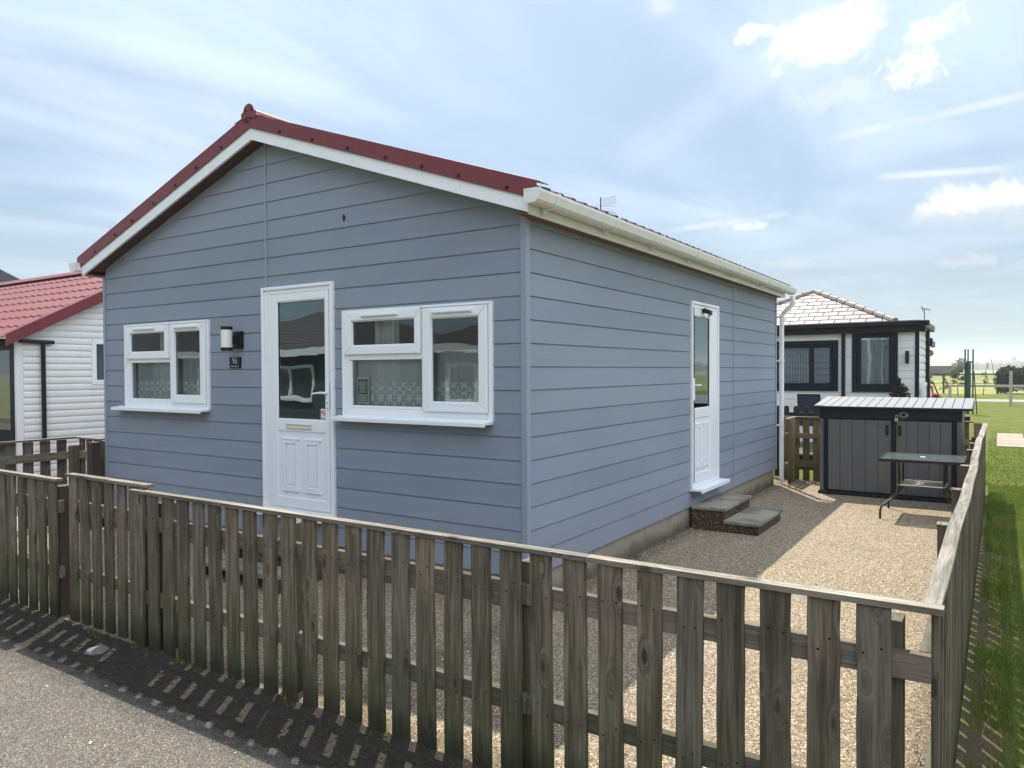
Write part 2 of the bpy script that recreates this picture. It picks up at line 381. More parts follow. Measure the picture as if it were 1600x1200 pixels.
def glassf(ior, dist, tintmix=0.0, tint=(.3, .35, .35)):
    def f(g, b):
        out = [q for q in g.t.nodes if q.type == 'OUTPUT_MATERIAL'][0]
        n = g.noise(g.mapp(POS(g), (1, 1, .8)), 2.2, 2, .4)
        bm_ = g.n('ShaderNodeBump', {'Strength': 1.0, 'Distance': dist, 'Height': n})
        fr = g.n('ShaderNodeFresnel', {'IOR': ior})
        gl = g.n('ShaderNodeBsdfGlossy', {'Roughness': .0, 'Color': (.82, .95, 1)}); g.put(gl.inputs['Normal'], bm_.outputs[0])
        tr = g.n('ShaderNodeBsdfTransparent', {'Color': (.95, .98, .98)})
        mx = g.n('ShaderNodeMixShader', {'Fac': fr.outputs[0]})
        g.t.links.new(tr.outputs[0], mx.inputs[1]); g.t.links.new(gl.outputs[0], mx.inputs[2]); g.t.links.new(mx.outputs[0], out.inputs[0])
    return f
M_GLASS = mat('window_glass', glassf(1.95, .0016))
M_GLASSR = mat('wavy_window_glass', glassf(2.6, .0020))
def lacef(g, b):
    p = POS(g); x, y, z = g.sep(p)
    net = g.m('MULTIPLY', g.m('SINE', g.m('MULTIPLY', x, 420)), g.m('SINE', g.m('MULTIPLY', z, 420)))
    net = g.mr(net, -.3, .5, .45, .85)
    u = g.m('MULTIPLY', x, 2*math.pi/.105)
    zz = g.m('SUBTRACT', z, 1.5)
    # motif row of stylised flowers, scalloped lower border
    mx_ = g.m('COSINE', u); mz = g.m('COSINE', g.m('MULTIPLY', zz, 2*math.pi/.13))
    rowi = g.m('FLOOR', g.m('DIVIDE', zz, .13))
    u2 = g.m('ADD', u, g.m('MULTIPLY', rowi, math.pi))
    mx2 = g.m('COSINE', u2); uu2 = g.m('ARCTAN2', g.m('SINE', g.m('MULTIPLY', zz, 2*math.pi/.13)), g.m('SINE', u2))
    fl = g.m('ADD', g.m('MULTIPLY', mx2, mz), g.m('MULTIPLY', g.m('COSINE', g.m('MULTIPLY', uu2, 6)), .55))
    fl = g.m('ADD', fl, g.m('MULTIPLY', g.m('SUBTRACT', g.noise(p, 70, 3, .6), .5), 1.6))
    flower = g.mr(fl, .0, .35, 0, 1)
    band = g.mr(g.m('ADD', z, g.m('MULTIPLY', mx_, .014)), 1.70, 1.73, 1, 0)
    a = g.m('MAXIMUM', net, g.m('MULTIPLY', flower, band))
    top = g.mr(z, 1.945, 1.955, 0, .8)
    a = g.m('MAXIMUM', a, top)
    b.inputs['Base Color'].default_value = (.97, .97, .98, 1); b.inputs['Roughness'].default_value = .8
    g.put(b.inputs['Alpha'], a)
M_LACE = mat('white_lace', lacef)
M_CURT = mat('sheer_white_curtain', lambda g, b: g.put(b.inputs['Alpha'], g.mr(g.noise(g.mapp(POS(g), (30, 30, 1)), 1, 3), .3, .7, .6, .98)), base=(.95, .96, .97), rough=.8)
M_INT = mat('interior_plaster', base=(.35, .34, .33), rough=.9)
M_FLOOR = mat('interior_floor', base=(.12, .08, .05), rough=.6)
M_LAMPW = mat('frosted_lamp_tube', base=(.74, .73, .70), rough=.35)
M_LETTER = mat('silver_lettering', base=(.45, .46, .48), rough=.4)
M_GREEN = mat('green_notice_print', base=(.03, .13, .07), rough=.5)
M_PAPER = mat('white_paper', base=(.78, .78, .76), rough=.7)
M_REDINK = mat('red_ink', base=(.5, .02, .04), rough=.6)
def boxlid(g, b):
    p = POS(g); n = g.noise(g.mapp(p, (30, 2.5, 1)), 1, 5, .6)
    g.put(b.inputs['Base Color'], g.mix(n, (.165, .17, .175), (.225, .227, .23))); b.inputs['Roughness'].default_value = .5; bump(g, b, n, .002)
M_LID = mat('pale_grey_resin_lid', boxlid)
def boxwall(g, b):
    p = POS(g); n = g.noise(g.mapp(p, (40, 40, 3)), 1, 5, .65); s = g.noise(p, 3, 4, .6); x, y, z = g.sep(p)
    c = g.mix(n, (.082, .078, .077), (.13, .123, .121)); c = g.mix(g.mr(s, .5, .75, 0, .4), c, (.12, .13, .06))
    al = g.m('MULTIPLY', g.mr(g.m('ABSOLUTE', g.m('SUBTRACT', x, 1.73)), .02, .10, .9, 0), g.mr(g.noise(p, 8, 4), .3, .6))
    c = g.mix(al, c, (.10, .11, .03)); g.put(b.inputs['Base Color'], c); b.inputs['Roughness'].default_value = .6; bump(g, b, n, .003)
M_BOX = mat('grey_brown_resin_board', boxwall)
M_TGLASS = mat('grey_green_table_glass', lambda g, b: (g.put(b.inputs['Base Color'], g.mix(g.noise(POS(g), 25, 4, .6), (.10, .13, .13), (.17, .2, .195))), g.put(b.inputs['Alpha'], g.mr(g.noise(POS(g), 70, 3, .7), .35, .65, .35, .8))), rough=.14, spec=.8)
def whitebf(g, b):
    p = POS(g); n = g.noise(p, 3, 5, .65); n2 = g.noise(g.mapp(p, (12, 12, .8)), 1, 4, .65)
    c = g.mix(g.mr(n, .4, .8, 0, .4), (.72, .73, .72), (.6, .61, .6)); c = g.mix(g.mr(n2, .55, .8, 0, .35), c, (.45, .46, .44))
    g.put(b.inputs['Base Color'], c); b.inputs['Roughness'].default_value = .45
M_WCLAD = mat('white_plastic_cladding', whitebf)
def slatef(g, b):
    p = POS(g); n = g.noise(p, 3, 5, .6); r1 = g.sep(g.voro(p, 3.0, 'F1', 1, 'Color'))[0]
    g.put(b.inputs['Base Color'], g.mix(n, (.11, .098, .096), (.155, .138, .134))); b.inputs['Roughness'].default_value = .5
M_TILE = mat('pinkish_grey_roof_tile', slatef)
M_TILEG = mat('tile_joint', base=(.09, .08, .075), rough=.9)
M_RIDGE = mat('grey_ridge_tile', lambda g, b: g.put(b.inputs['Base Color'], g.mix(g.noise(POS(g), 5, 5, .65), (.20, .18, .16), (.32, .29, .26))), rough=.75)
M_DTILE = mat('dark_brown_roof_tile', lambda g, b: g.put(b.inputs['Base Color'], g.mix(g.noise(POS(g), 4, 5, .65), (.045, .04, .038), (.09, .08, .07))), rough=.7)
M_OPP = mat('dark_green_cladding', base=(.055, .085, .085), rough=.6)
M_YELL = mat('pale_yellow_render', base=(.58, .52, .33), rough=.9)
M_DRF = mat('black_slate_roof', base=(.012, .014, .022), rough=.9, spec=.05)
M_BLUE = mat('dark_blue_mesh_fabric', base=(.018, .03, .06), rough=.7)
M_REDP = mat('bright_red_paint', base=(.42, .012, .014), rough=.35)
M_WPOST = mat('pale_weathered_timber', lambda g, b: g.put(b.inputs['Base Color'], g.mix(g.noise(POS(g), 12, 4), (.32, .29, .23), (.48, .44, .36))), rough=.9)
M_BRICK = mat('dark_farm_brick', base=(.13, .075, .05), rough=.9)
M_FROOF = mat('pale_farm_roof', base=(.32, .29, .26), rough=.9)
M_GPAINT = mat('dark_green_paint', base=(.02, .05, .05), rough=.5)
M_TERRA = mat('dark_plant_pot', base=(.03, .028, .026), rough=.6)
M_STONE = mat('pale_stone', lambda g, b: g.put(b.inputs['Base Color'], g.mix(g.noise(POS(g), 30, 4), (.09, .085, .08), (.17, .16, .145))), rough=.9)
M_LITTER = mat('dry_leaf', base=(.55, .48, .33), rough=.8)

# ------------------------------------------------------------------ mesh helpers
def wloc(o):
    v = Vector((0, 0, 0))
    while o is not None: v += o.location; o = o.parent
    return v
class MB:
    def __init__(s): s.v = []; s.f = []; s.mi = []
    def face(s, vs, mi=0):
        i = len(s.v); s.v += [tuple(q) for q in vs]; s.f.append(tuple(range(i, i+len(vs)))); s.mi.append(mi)
    def box(s, a, b, mi=0):
        x0, y0, z0 = a; x1, y1, z1 = b
        x0, x1 = min(x0, x1), max(x0, x1); y0, y1 = min(y0, y1), max(y0, y1); z0, z1 = min(z0, z1), max(z0, z1)
        i = len(s.v)
        s.v += [(x0, y0, z0), (x1, y0, z0), (x1, y1, z0), (x0, y1, z0), (x0, y0, z1), (x1, y0, z1), (x1, y1, z1), (x0, y1, z1)]
        for q in ((0, 3, 2, 1), (4, 5, 6, 7), (0, 1, 5, 4), (1, 2, 6, 5), (2, 3, 7, 6), (3, 0, 4, 7)):
            s.f.append(tuple(i+k for k in q)); s.mi.append(mi)
        return s
    def hexa(s, p, mi=0):                     # eight corners, same order as box
        i = len(s.v); s.v += [tuple(q) for q in p]
        for q in ((0, 3, 2, 1), (4, 5, 6, 7), (0, 1, 5, 4), (1, 2, 6, 5), (2, 3, 7, 6), (3, 0, 4, 7)):
            s.f.append(tuple(i+k for k in q)); s.mi.append(mi)
        return s
    def loft(s, rings, mi=0, cap=True, close=True):
        i = len(s.v); n = len(rings[0])
        for r in rings: s.v += [tuple(q) for q in r]
        for a in range(len(rings)-1):
            for k in range(n if close else n-1):
                k2 = (k+1) % n
                s.f.append((i+a*n+k, i+a*n+k2, i+(a+1)*n+k2, i+(a+1)*n+k)); s.mi.append(mi)
        if cap:
            s.f.append(tuple(i+k for k in range(n))[::-1]); s.mi.append(mi)
            s.f.append(tuple(i+(len(rings)-1)*n+k for k in range(n))); s.mi.append(mi)
        return s
    def tube(s, path, r, n=10, mi=0, cap=True):
        P = [Vector(q) for q in path]; rs = r if isinstance(r, (list, tuple)) else [r]*len(P)
        rings = []; prev = None
        for k, p in enumerate(P):
            d = (P[min(k+1, len(P)-1)]-P[max(k-1, 0)]).normalized()
            if prev is None:
                a = Vector((0, 0, 1)) if abs(d.z) < .9 else Vector((1, 0, 0)); e = d.cross(a).normalized()
            else: e = (prev-d*prev.dot(d)).normalized()
            prev = e; f_ = d.cross(e)
            rings.append([p+e*(rs[k]*math.cos(2*math.pi*j/n))+f_*(rs[k]*math.sin(2*math.pi*j/n)) for j in range(n)])
        return s.loft(rings, mi, cap)
    def lathe(s, c, prof, n=20, mi=0):
        return s.loft([[(c[0]+r*math.cos(2*math.pi*j/n), c[1]+r*math.sin(2*math.pi*j/n), c[2]+z) for j in range(n)] for r, z in prof], mi)
    def build(s, name, mats, parent=None, bevel=0, smooth=False, loc=None, seg=2, fix=True):
        if not isinstance(mats, (list, tuple)): mats = [mats]
        me = bpy.data.meshes.new(name)
        o = bpy.data.objects.new(name, me); COL.objects.link(o)
        if parent is not None: o.parent = parent
        L = Vector(loc) if loc is not None else (wloc(parent) if parent is not None else Vector((0, 0, 0)))
        o.location = L-(wloc(parent) if parent is not None else Vector((0, 0, 0)))
        me.from_pydata([(x-L.x, y-L.y, z-L.z) for x, y, z in s.v], [], s.f)
        for q in mats: me.materials.append(q)
        me.polygons.foreach_set('material_index', s.mi)
        if fix and len(s.f) < 20000:
            bm = bmesh.new(); bm.from_mesh(me); bmesh.ops.recalc_face_normals(bm, faces=bm.faces); bm.to_mesh(me); bm.free()
        if smooth: me.polygons.foreach_set('use_smooth', [True]*len(me.polygons))
        me.update()
        if bevel:
            md = o.modifiers.new('bevel', 'BEVEL'); md.width = bevel; md.segments = seg; md.limit_method = 'ANGLE'; md.angle_limit = R(40)
        return o
def tag(o, label=None, cat=None, group=None, kind=None):
    if label: o['label'] = label
    if cat: o['category'] = cat
    if group: o['group'] = group
    if kind: o['kind'] = kind
    return o
def thing(name, loc, label, cat, group=None):
    o = bpy.data.objects.new(name, None); COL.objects.link(o); o.location = loc; o.empty_display_size = .1
    return tag(o, label, cat, group)
def bx(name, a, b, m_, parent=None, bevel=0, loc=None):
    return MB().box(a, b).build(name, m_, parent, bevel, loc=loc)
def sheet(name, poly, z, m_, label=None, kind='structure'):
    b = MB(); b.face([(x, y, z) for x, y in poly]); o = b.build(name, m_, fix=False)
    if o.data.polygons[0].normal.z < 0: o.data.flip_normals()
    return tag(o, kind=kind)

# ------------------------------------------------------------------ ground
sheet('ground', [(-3500, -600), (3500, -600), (3500, 5000), (-3500, 5000)], -.040, M_FIELD)
sheet('lawn', [(-60, -2.0), (60, -2.0), (60, 58), (-60, 58)], -.022, M_LAWN)
sheet('verge', [(-60, -9.0), (60, -9.0), (60, -7.6), (-60, -7.6)], -.022, M_LAWN)
sheet('road', [(-60, -7.6), (60, -7.6), (60, -1.96), (-60, -1.96)], -.012, M_ASPH)
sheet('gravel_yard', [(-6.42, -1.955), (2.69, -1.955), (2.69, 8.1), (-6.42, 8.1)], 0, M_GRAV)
sheet('path', [(-60, 45.0), (60, 43.0), (60, 46.2), (-60, 49.4)], -.012, M_PATH)
sheet('neighbour_yard', [(-40, -1.9), (-6.45, -1.9), (-6.45, 20), (-40, 20)], -.012, M_PAVE)

def make_soil():
    b = MB()
    for k in range(5200):
        x = random.uniform(-7, 3.2); d = abs(random.gauss(0, .11)); y = -1.97-d
        if y < -2.42: continue
        s = random.uniform(.004, .026)*(1.25-d*1.8)
        z = -.012
        pts = []
        n = 5
        r1 = [(x+s*random.uniform(.7, 1.3)*math.cos(a*6.283/n), y+s*random.uniform(.7, 1.3)*math.sin(a*6.283/n), z) for a in range(n)]
        r2 = [(x+s*random.uniform(.3, .8)*math.cos(a*6.283/n), y+s*random.uniform(.3, .8)*math.sin(a*6.283/n), z+s*random.uniform(.5, .9)) for a in range(n)]
        b.loft([r1, r2])
    tag(b.build('soil', M_SOIL, fix=False), kind='stuff', label='dark crumbly soil and grit along the foot of the front fence')
make_soil()
def make_bank():
    b = MB(); nx = 260; ny = 9
    vs = [[(-7+10.2*i/nx, -1.95-.40*j/(ny-1), -.0125+(.030*(1-j/(ny-1))**1.5+random.uniform(-.007, .007)*(1-j/(ny-1)))) for j in range(ny)] for i in range(nx+1)]
    for i in range(nx):
        for j in range(ny-1): b.face([vs[i][j], vs[i][j+1], vs[i+1][j+1], vs[i+1][j]])
    o = b.build('soil_bank', M_SOIL, fix=False, smooth=False); tag(o, kind='structure')
make_bank()

def make_grass(name, x0, x1, y0, y1, n, h, w, seedm=0, holes=True):
    X = rng.uniform(x0, x1, n); Y = rng.uniform(y0, y1, n)
    if not holes:
        keep = rng.random(n) < 1-(Y-y0)/(y1-y0); X = X[keep]; Y = Y[keep]
    if holes:
        dens = np.clip((X-2.79)/.34+.28*np.sin(Y*3.1)+.22*np.sin(Y*7.3+X*5)+rng.normal(0, .25, n)+np.clip((Y-4)/3, 0, 1), 0, 1)
        keep = rng.random(n) < np.clip(dens, .04, 1); X = X[keep]; Y = Y[keep]
    n = len(X); A = rng.uniform(0, 6.283, n); H = h*rng.uniform(.45, 1.25, n); Lx = rng.normal(0, .45, n)*H; Ly = rng.normal(0, .45, n)*H
    dx = np.cos(A)*w/2; dy = np.sin(A)*w/2; z0 = -.022
    V = np.empty((n, 5, 3))
    V[:, 0] = np.stack([X-dx, Y-dy, np.full(n, z0)], 1); V[:, 1] = np.stack([X+dx, Y+dy, np.full(n, z0)], 1)
    V[:, 2] = np.stack([X+dx*.8+Lx*.35, Y+dy*.8+Ly*.35, z0+H*.6], 1); V[:, 3] = np.stack([X-dx*.8+Lx*.35, Y-dy*.8+Ly*.35, z0+H*.6], 1)
    V[:, 4] = np.stack([X+Lx, Y+Ly, z0+H], 1)
    me = bpy.data.meshes.new(name); me.vertices.add(n*5); me.vertices.foreach_set('co', V.reshape(-1))
    base = np.arange(n)*5
    quad = np.stack([base, base+1, base+2, base+3], 1); tri = np.stack([base+3, base+2, base+4], 1)
    idx = np.concatenate([quad, tri], 1).reshape(-1)
    me.loops.add(len(idx)); me.loops.foreach_set('vertex_index', idx)
    ls = np.stack([np.arange(n)*7, np.arange(n)*7+4], 1).reshape(-1); lt = np.tile([4, 3], n)
    me.polygons.add(n*2); me.polygons.foreach_set('loop_start', ls); me.polygons.foreach_set('loop_total', lt)
    me.update(calc_edges=True); me.materials.append(M_BLADE)
    o = bpy.data.objects.new(name, me); COL.objects.link(o)
    return tag(o, kind='stuff')
make_grass('grass', 2.78, 4.8, -2.0, 9.0, 130000, .042, .0035)['label'] = 'tufted green grass along the foot of the side fence'
make_grass('grass', 2.80, 2.99, -2.0, 8.0, 9000, .085, .0045)['label'] = 'longer ragged grass tufts against the side fence pickets'
make_grass('grass', 2.7, 6.5, 9.0, 22.0, 45000, .035, .008, holes=False)['label'] = 'short mown grass beyond the end of the yard'

# ------------------------------------------------------------------ main chalet
AX, WL, WR, YB = -2.90, -5.77, 0.0, 7.33       # apex x, left wall, right wall, rear wall
ZB, BH = .24, .175
TAN = .342
def roofz(x): return 3.925-abs(x-AX)*TAN       # underside of the eaves
chalet = thing('chalet', (AX, 3.6, 0), 'blue-grey weatherboarded chalet with maroon roof and white doors and windows', 'chalet')

def clad(mb, mapf, u0, u1, z0, nrow, bh, openings, ulim=None, zmax=None, groove=.011, gh=.008, back=.03, tilt=.0065, curve=False, extra=()):
    for j in range(nrow):
        za, zb = z0+j*bh, z0+(j+1)*bh
        if zmax and za >= zmax: break
        if zmax: zb = min(zb, zmax)
        cuts = sorted({za, zb} | {q for o in openings for q in (o[2], o[3]) if za < q < zb} | {q for q in extra if za < q < zb})
        for a, b_ in zip(cuts[:-1], cuts[1:]):
            mid = (a+b_)/2; spans = [(u0, u1)]
            for o in openings:
                if o[2] < mid < o[3]:
                    ns = []
                    for s0, s1 in spans:
                        if o[0] > s0: ns.append((s0, min(s1, o[0])))
                        if o[1] < s1: ns.append((max(s0, o[1]), s1))
                    spans = [q for q in ns if q[1]-q[0] > 1e-4]
            for s0, s1 in spans:
                prof = []
                if curve:
                    K = 5; L = zb-za
                    for k in range(K+1):
                        zz = a+(b_-a)*k/K; t = (zz-za)/L
                        prof.append((-.012*math.sin(min(1, t*1.05)*math.pi)**.6 if t > .04 else groove*.6, zz))
                else:
                    if a-za < 1e-6: prof += [(groove, a), (groove, min(a+gh, b_)), (0, min(a+gh+.001, b_))]
                    else: prof += [(tilt*(a-za)/bh, a)]
                    prof += [(tilt*(b_-za)/bh, b_)]
                prof = [(back, a)] + prof + [(back, b_)]
                def end(sv, zz):
                    if ulim is None: return sv
                    lo, hi = ulim(zz); return min(max(sv, lo), hi)
                if ulim is not None and end(s0, a) >= end(s1, a)-1e-4: continue
                mb.loft([[mapf(end(s0, zz), d, zz) for d, zz in prof], [mapf(end(s1, zz), d, zz) for d, zz in prof]])

DOOR = (-2.956, -1.992, .48, 2.589); W2 = (-1.885, -.294, 1.402, 2.322); W1 = (-5.318, -3.775, 1.412, 2.328)
SDOOR = (3.482, 4.44, .45, 2.573)
fm = lambda u, d, z: (u, d, z)
glim = lambda z: (AX-(3.955-z)/TAN, AX+(3.955-z)/TAN)
b = MB()
clad(b, fm, WL+.045, AX-.012, ZB, 22, BH, [(DOOR[0], 9, DOOR[2], DOOR[3]), W1], glim, extra=(2.9888,))
clad(b, fm, AX+.012, WR-.045, ZB, 22, BH, [DOOR, (-9, DOOR[1], DOOR[2], DOOR[3]), W2], glim, extra=(2.9786,))
front = b.build('front_wall', M_CLADF, chalet)
j = MB()
j.box((AX-.0118, -.006, DOOR[3]+.002), (AX+.0118, .03, 3.94)); j.build('joint_strip', M_TRIMG, front, .002)
j = MB(); j.box((AX-.0118, -.006, ZB), (AX+.0118, .03, DOOR[2]-.002)); j.build('joint_strip', M_TRIMG, front, .002)
j = MB(); j.box((WL, -.008, ZB-.005), (WL+.044, .04, 2.90)); j.build('corner_trim', M_TRIMG, front, .003)
j = MB(); j.box((WR-.044, -.009, ZB-.005), (WR+.009, .044, 2.952)); j.build('corner_trim', M_TRIMG, front, .003)
sm = lambda u, d, z: (-d, u, z)
b = MB()
clad(b, sm, .046, 5.09, ZB, 16, BH, [SDOOR], None, 2.95)
clad(b, sm, 5.112, YB-.04, ZB, 16, BH, [], None, 2.95)
side = b.build('side_wall', M_CLADS, chalet)
MB().box((-.03, 5.0902, ZB), (.006, 5.1118, 2.945)).build('joint_strip', M_TRIMG, side, .002)
MB().box((-.03, YB-.0398, ZB-.005), (.008, YB+.008, 2.945)).build('corner_trim', M_TRIMG, side, .003)
# rear and left walls, floor and ceiling close the shell
bw = MB(); clad(bw, lambda u, d, z: (WL+d, u, z), .05, YB-.04, ZB, 16, BH, [], None, 2.93); bw.build('left_wall', M_CLADS, chalet)
bw = MB(); clad(bw, lambda u, d, z: (u, YB-d, z), WL+.04, -.04, ZB, 22, BH, [], glim, 3.9); bw.build('rear_wall', M_CLADF, chalet)
MB().box((WL+.05, .06, .40), (-.05, YB-.05, .46)).build('floor', M_FLOOR, chalet)
MB().box((WL+.05, .06, 2.72), (-.05, YB-.05, 2.76)).build('ceiling', M_INT, chalet)
MB().box((WL+.05, 3.2, .46), (-.05, 3.26, 2.72)).build('partition', M_INT, chalet)
# plinth
p = MB(); p.box((WL+.03, .03, -.05), (WR-.03, .13, ZB+.01)); p.box((WR-.03, .03, -.05), (WR-.13, YB-.03, ZB+.012)); p.box((WL+.03, .14, -.05), (WL+.13, YB-.03, ZB+.01)); p.box((WL+.14, YB-.14, -.05), (WR-.14, YB-.04, ZB+.01))
p.build('plinth', M_CONC, chalet)

# roof sheets (box profile, ribs run down the slope)
YF, YR = -.16, 7.42
def roof_sheet(sgn):
    b = MB(); pitch = .19; ys = []; y = YF+.02
    while y < YR:
        ys += [(y, 0), (y+.10, 0), (y+.115, .028), (y+.165, .028), (y+.18, 0)]; y += pitch
    ys = [(q, h) for q, h in ys if q <= YR]; ys.append((YR, 0))
    eave = .235
    top = lambda x, h: 3.925+.16+h-abs(x-AX)*TAN
    xe = AX+sgn*3.098
    dz = 3.098*TAN
    r = []
    for q, h in ys: r.append(((AX, q, 4.132+h), (xe, q, 4.132+h-dz)))
    for (a0, a1), (c0, c1) in zip(r[:-1], r[1:]):
        b.face([a0, a1, c1, c0], 0); o = Vector((0, 0, -.004))
        b.face([Vector(a0)+o, Vector(c0)+o, Vector(c1)+o, Vector(a1)+o], 1); b.face([a0, c0, Vector(c0)+o, Vector(a0)+o], 1); b.face([c0, c1, Vector(c1)+o, Vector(c0)+o], 1)
    return b.build('roof_sheet', [M_REDG, M_GALV], chalet, fix=False)
roof_sheet(1); rl = roof_sheet(-1)
# roof boarding under the sheets (soffit seen at verge)
for sgn in (1, -1):
    b = MB(); xe = AX+sgn*2.99
    b.hexa([(AX, YF+.03, 3.955), (xe, YF+.03, 3.955-2.99*TAN), (xe, YR-.02, 3.955-2.99*TAN), (AX, YR-.02, 3.955),
            (AX, YF+.03, 4.05), (xe, YF+.03, 4.05-2.99*TAN), (xe, YR-.02, 4.05-2.99*TAN), (AX, YR-.02, 4.05)])
    b.build('soffit', M_SOFF, chalet)
# bargeboards, white
def raked(x0, x1, zlo, zhi, y0, y1, mb=None):
    mb = mb or MB()
    f0 = abs(x0-AX)*TAN; f1 = abs(x1-AX)*TAN
    return mb.hexa([(x0, y0, zlo-f0), (x1, y0, zlo-f1), (x1, y1, zlo-f1), (x0, y1, zlo-f0), (x0, y0, zhi-f0), (x1, y0, zhi-f1), (x1, y1, zhi-f1), (x0, y1, zhi-f0)])
for sgn in (1, -1):
    bb_ = raked(AX+sgn*.001, AX+sgn*3.02, 3.945, 4.062, YF, YF+.025).build('bargeboard', M_UPVC, chalet, .002)
    for k in range(8):
        xx = AX+sgn*(.2+k*.37); zz = 4.0-abs(xx-AX)*TAN+random.uniform(-.02, .03)
        MB().tube([(xx, YF+.005, zz), (xx, YF-.0015, zz)], .0035, 8).build('nail', M_DARK, bb_)
    # verge flashing: upright face plus a flat top leg
    v = raked(AX+sgn*.0008, AX+sgn*3.10, 4.050, 4.185, YF-.014, YF-.009)
    raked(AX+sgn*.0008, AX+sgn*3.10, 4.181, 4.186, YF-.009, YF+.16, v)
    vf = v.build('verge_flashing', M_RED, chalet, .001)
    xx = .42
    while xx < 3.05:
        s_ = MB()
        cx = AX+sgn*xx; cz = 4.083-xx*TAN
        s_.tube([(cx, YF-.013, cz), (cx, YF-.020, cz)], .016, 12); s_.tube([(cx, YF-.018, cz), (cx, YF-.03, cz)], .009, 6)
        xx += .385+random.uniform(-.05, .05)
        s_.build('screw', M_REDD, vf)
# ridge cap roll with its end plate
b = MB(); prof = [(-.20, -.066), (-.085, -.022), (-.075, .0), (-.06, .042), (-.03, .066), (0, .073), (.03, .066), (.06, .042), (.075, 0), (.085, -.022), (.20, -.066)]
prof2 = [(x, z-.005) for x, z in prof[::-1]]
pp = prof+prof2; pp = [(AX+x, z*.75+4.172) for x, z in pp]
b.loft([[(x, YF-.02, z) for x, z in pp], [(x, YR+.02, z) for x, z in pp]])
rc = b.build('ridge_cap', M_RED, chalet)
b = MB(); pe = [(-.10, -.10), (-.105, -.035), (-.075, -.02), (-.06, .02), (-.03, .040), (0, .046), (.03, .040), (.06, .02), (.075, -.02), (.105, -.035), (.10, -.10), (0, -.072)]
b.loft([[(AX+x, YF-.022, 4.224+z) for x, z in pe], [(AX+x, YF-.018, 4.224+z) for x, z in pe]]); b.build('end_plate', M_RED, rc)
for dx, dz in ((-.04, -.005), (.045, .0), (-.03, -.105), (.03, -.085)):
    MB().tube([(AX+dx, YF-.022, 4.215+dz), (AX+dx, YF-.034, 4.215+dz)], .012, 10).build('screw', M_REDD, rc)
# side fascia and gutter both sides
def gutter(sgn):
    xf = AX+sgn*3.02
    f_ = MB(); f_.box((xf-sgn*.02, YF+.026, 2.905), (xf, YR-.03, 3.045)); f_.build('fascia', M_GUT, chalet, .002)
    MB().box((xf-sgn*.115, YF+.03, 2.9125), (xf-sgn*.021, YR-.03, 2.925)).build('soffit_strip', M_SOFS, chalet)
    prof = [(0, .115), (0, .0), (.02, -.012), (.085, -.012), (.108, .012), (.128, .085), (.128, .108), (.122, .108), (.120, .088), (.100, .015), (.082, -.004), (.022, -.004), (.006, .004), (.006, .115)]
    q = [(xf+sgn*(.012+x), 2.972+z*.74) for x, z in prof]
    b = MB(); b.loft([[(x, YF-.06, z) for x, z in q], [(x, YR+.10, z) for x, z in q]])
    g_ = b.build('gutter', M_GUT, chalet)
    outer = [(-.002, .119), (-.002, -.004), (.018, -.018), (.088, -.018), (.114, .01), (.135, .085), (.135, .114)]
    def solid(y0, y1, name, m_=M_GUT, op=outer):
        qq = [(xf+sgn*(.012+x), 2.972+z*.74) for x, z in op]
        MB().loft([[(x, y0, z) for x, z in qq], [(x, y1, z) for x, z in qq]]).build(name, m_, g_, .002)
    solid(YF-.075, YF-.0605, 'end_cap'); solid(YR+.1005, YR+.115, 'end_cap')
    ys = [.02, 1.02, 2.02, 3.02, 4.55, 5.9] if sgn > 0 else [.5, 3.5, 6.5]
    for y in ys:
        br = [(-.006, .119), (-.006, -.03), (.01, -.07), (.03, -.03), (.045, -.024), (.092, -.024), (.121, .008), (.141, .085), (.141, .117), (.136, .117), (.130, .09), (.110, .012), (.09, -.014), (.02, -.014), (.0, .0), (.0, .119)]
        qq = [(xf+sgn*(.012+x), 2.972+z*.74) for x, z in br]
        MB().loft([[(x, y, z) for x, z in qq], [(x, y+.03, z) for x, z in qq]]).build('bracket', M_GUT, g_, .001)
        if sgn > 0:
            MB().loft([[(xf+.012+x*1.01, yy, 2.972+z*1.01*.74) for x, z in outer] for yy in (y+.032, y+.037)]).build('seam', M_BLACK, g_)
    return g_
gr = gutter(1); gutter(-1)
# union pieces
for y in (3.75, 3.93):
    outer = [(-.003, .119), (-.003, -.006), (.018, -.021), (.09, -.021), (.117, .009), (.138, .085), (.138, .116)]
    MB().loft([[(AX+3.02+.012+x, yy, 2.972+z*.74) for x, z in outer] for yy in (y, y+.03)]).build('union_clip', M_GUT, gr, .001)
# downpipe at the rear corner
dp = MB().tube([(.235, YR-.02, 2.93), (.235, YR-.02, 2.85), (.225, YR-.02, 2.80), (.075, YR-.0, 2.66), (.062, YR, 2.60), (.060, YR, .10), (.085, YR-.03, .045)], .034, 14).build('downpipe', M_GUT, chalet, smooth=True)
for z in (2.62, 1.93, .92):
    c = MB(); c.tube([(.06, YR, z-.018), (.06, YR, z+.018)], .041, 14); c.box((-.03, YR-.012, z-.012), (.06, YR+.008, z+.012)); c.build('pipe_clip', M_GUT, dp)

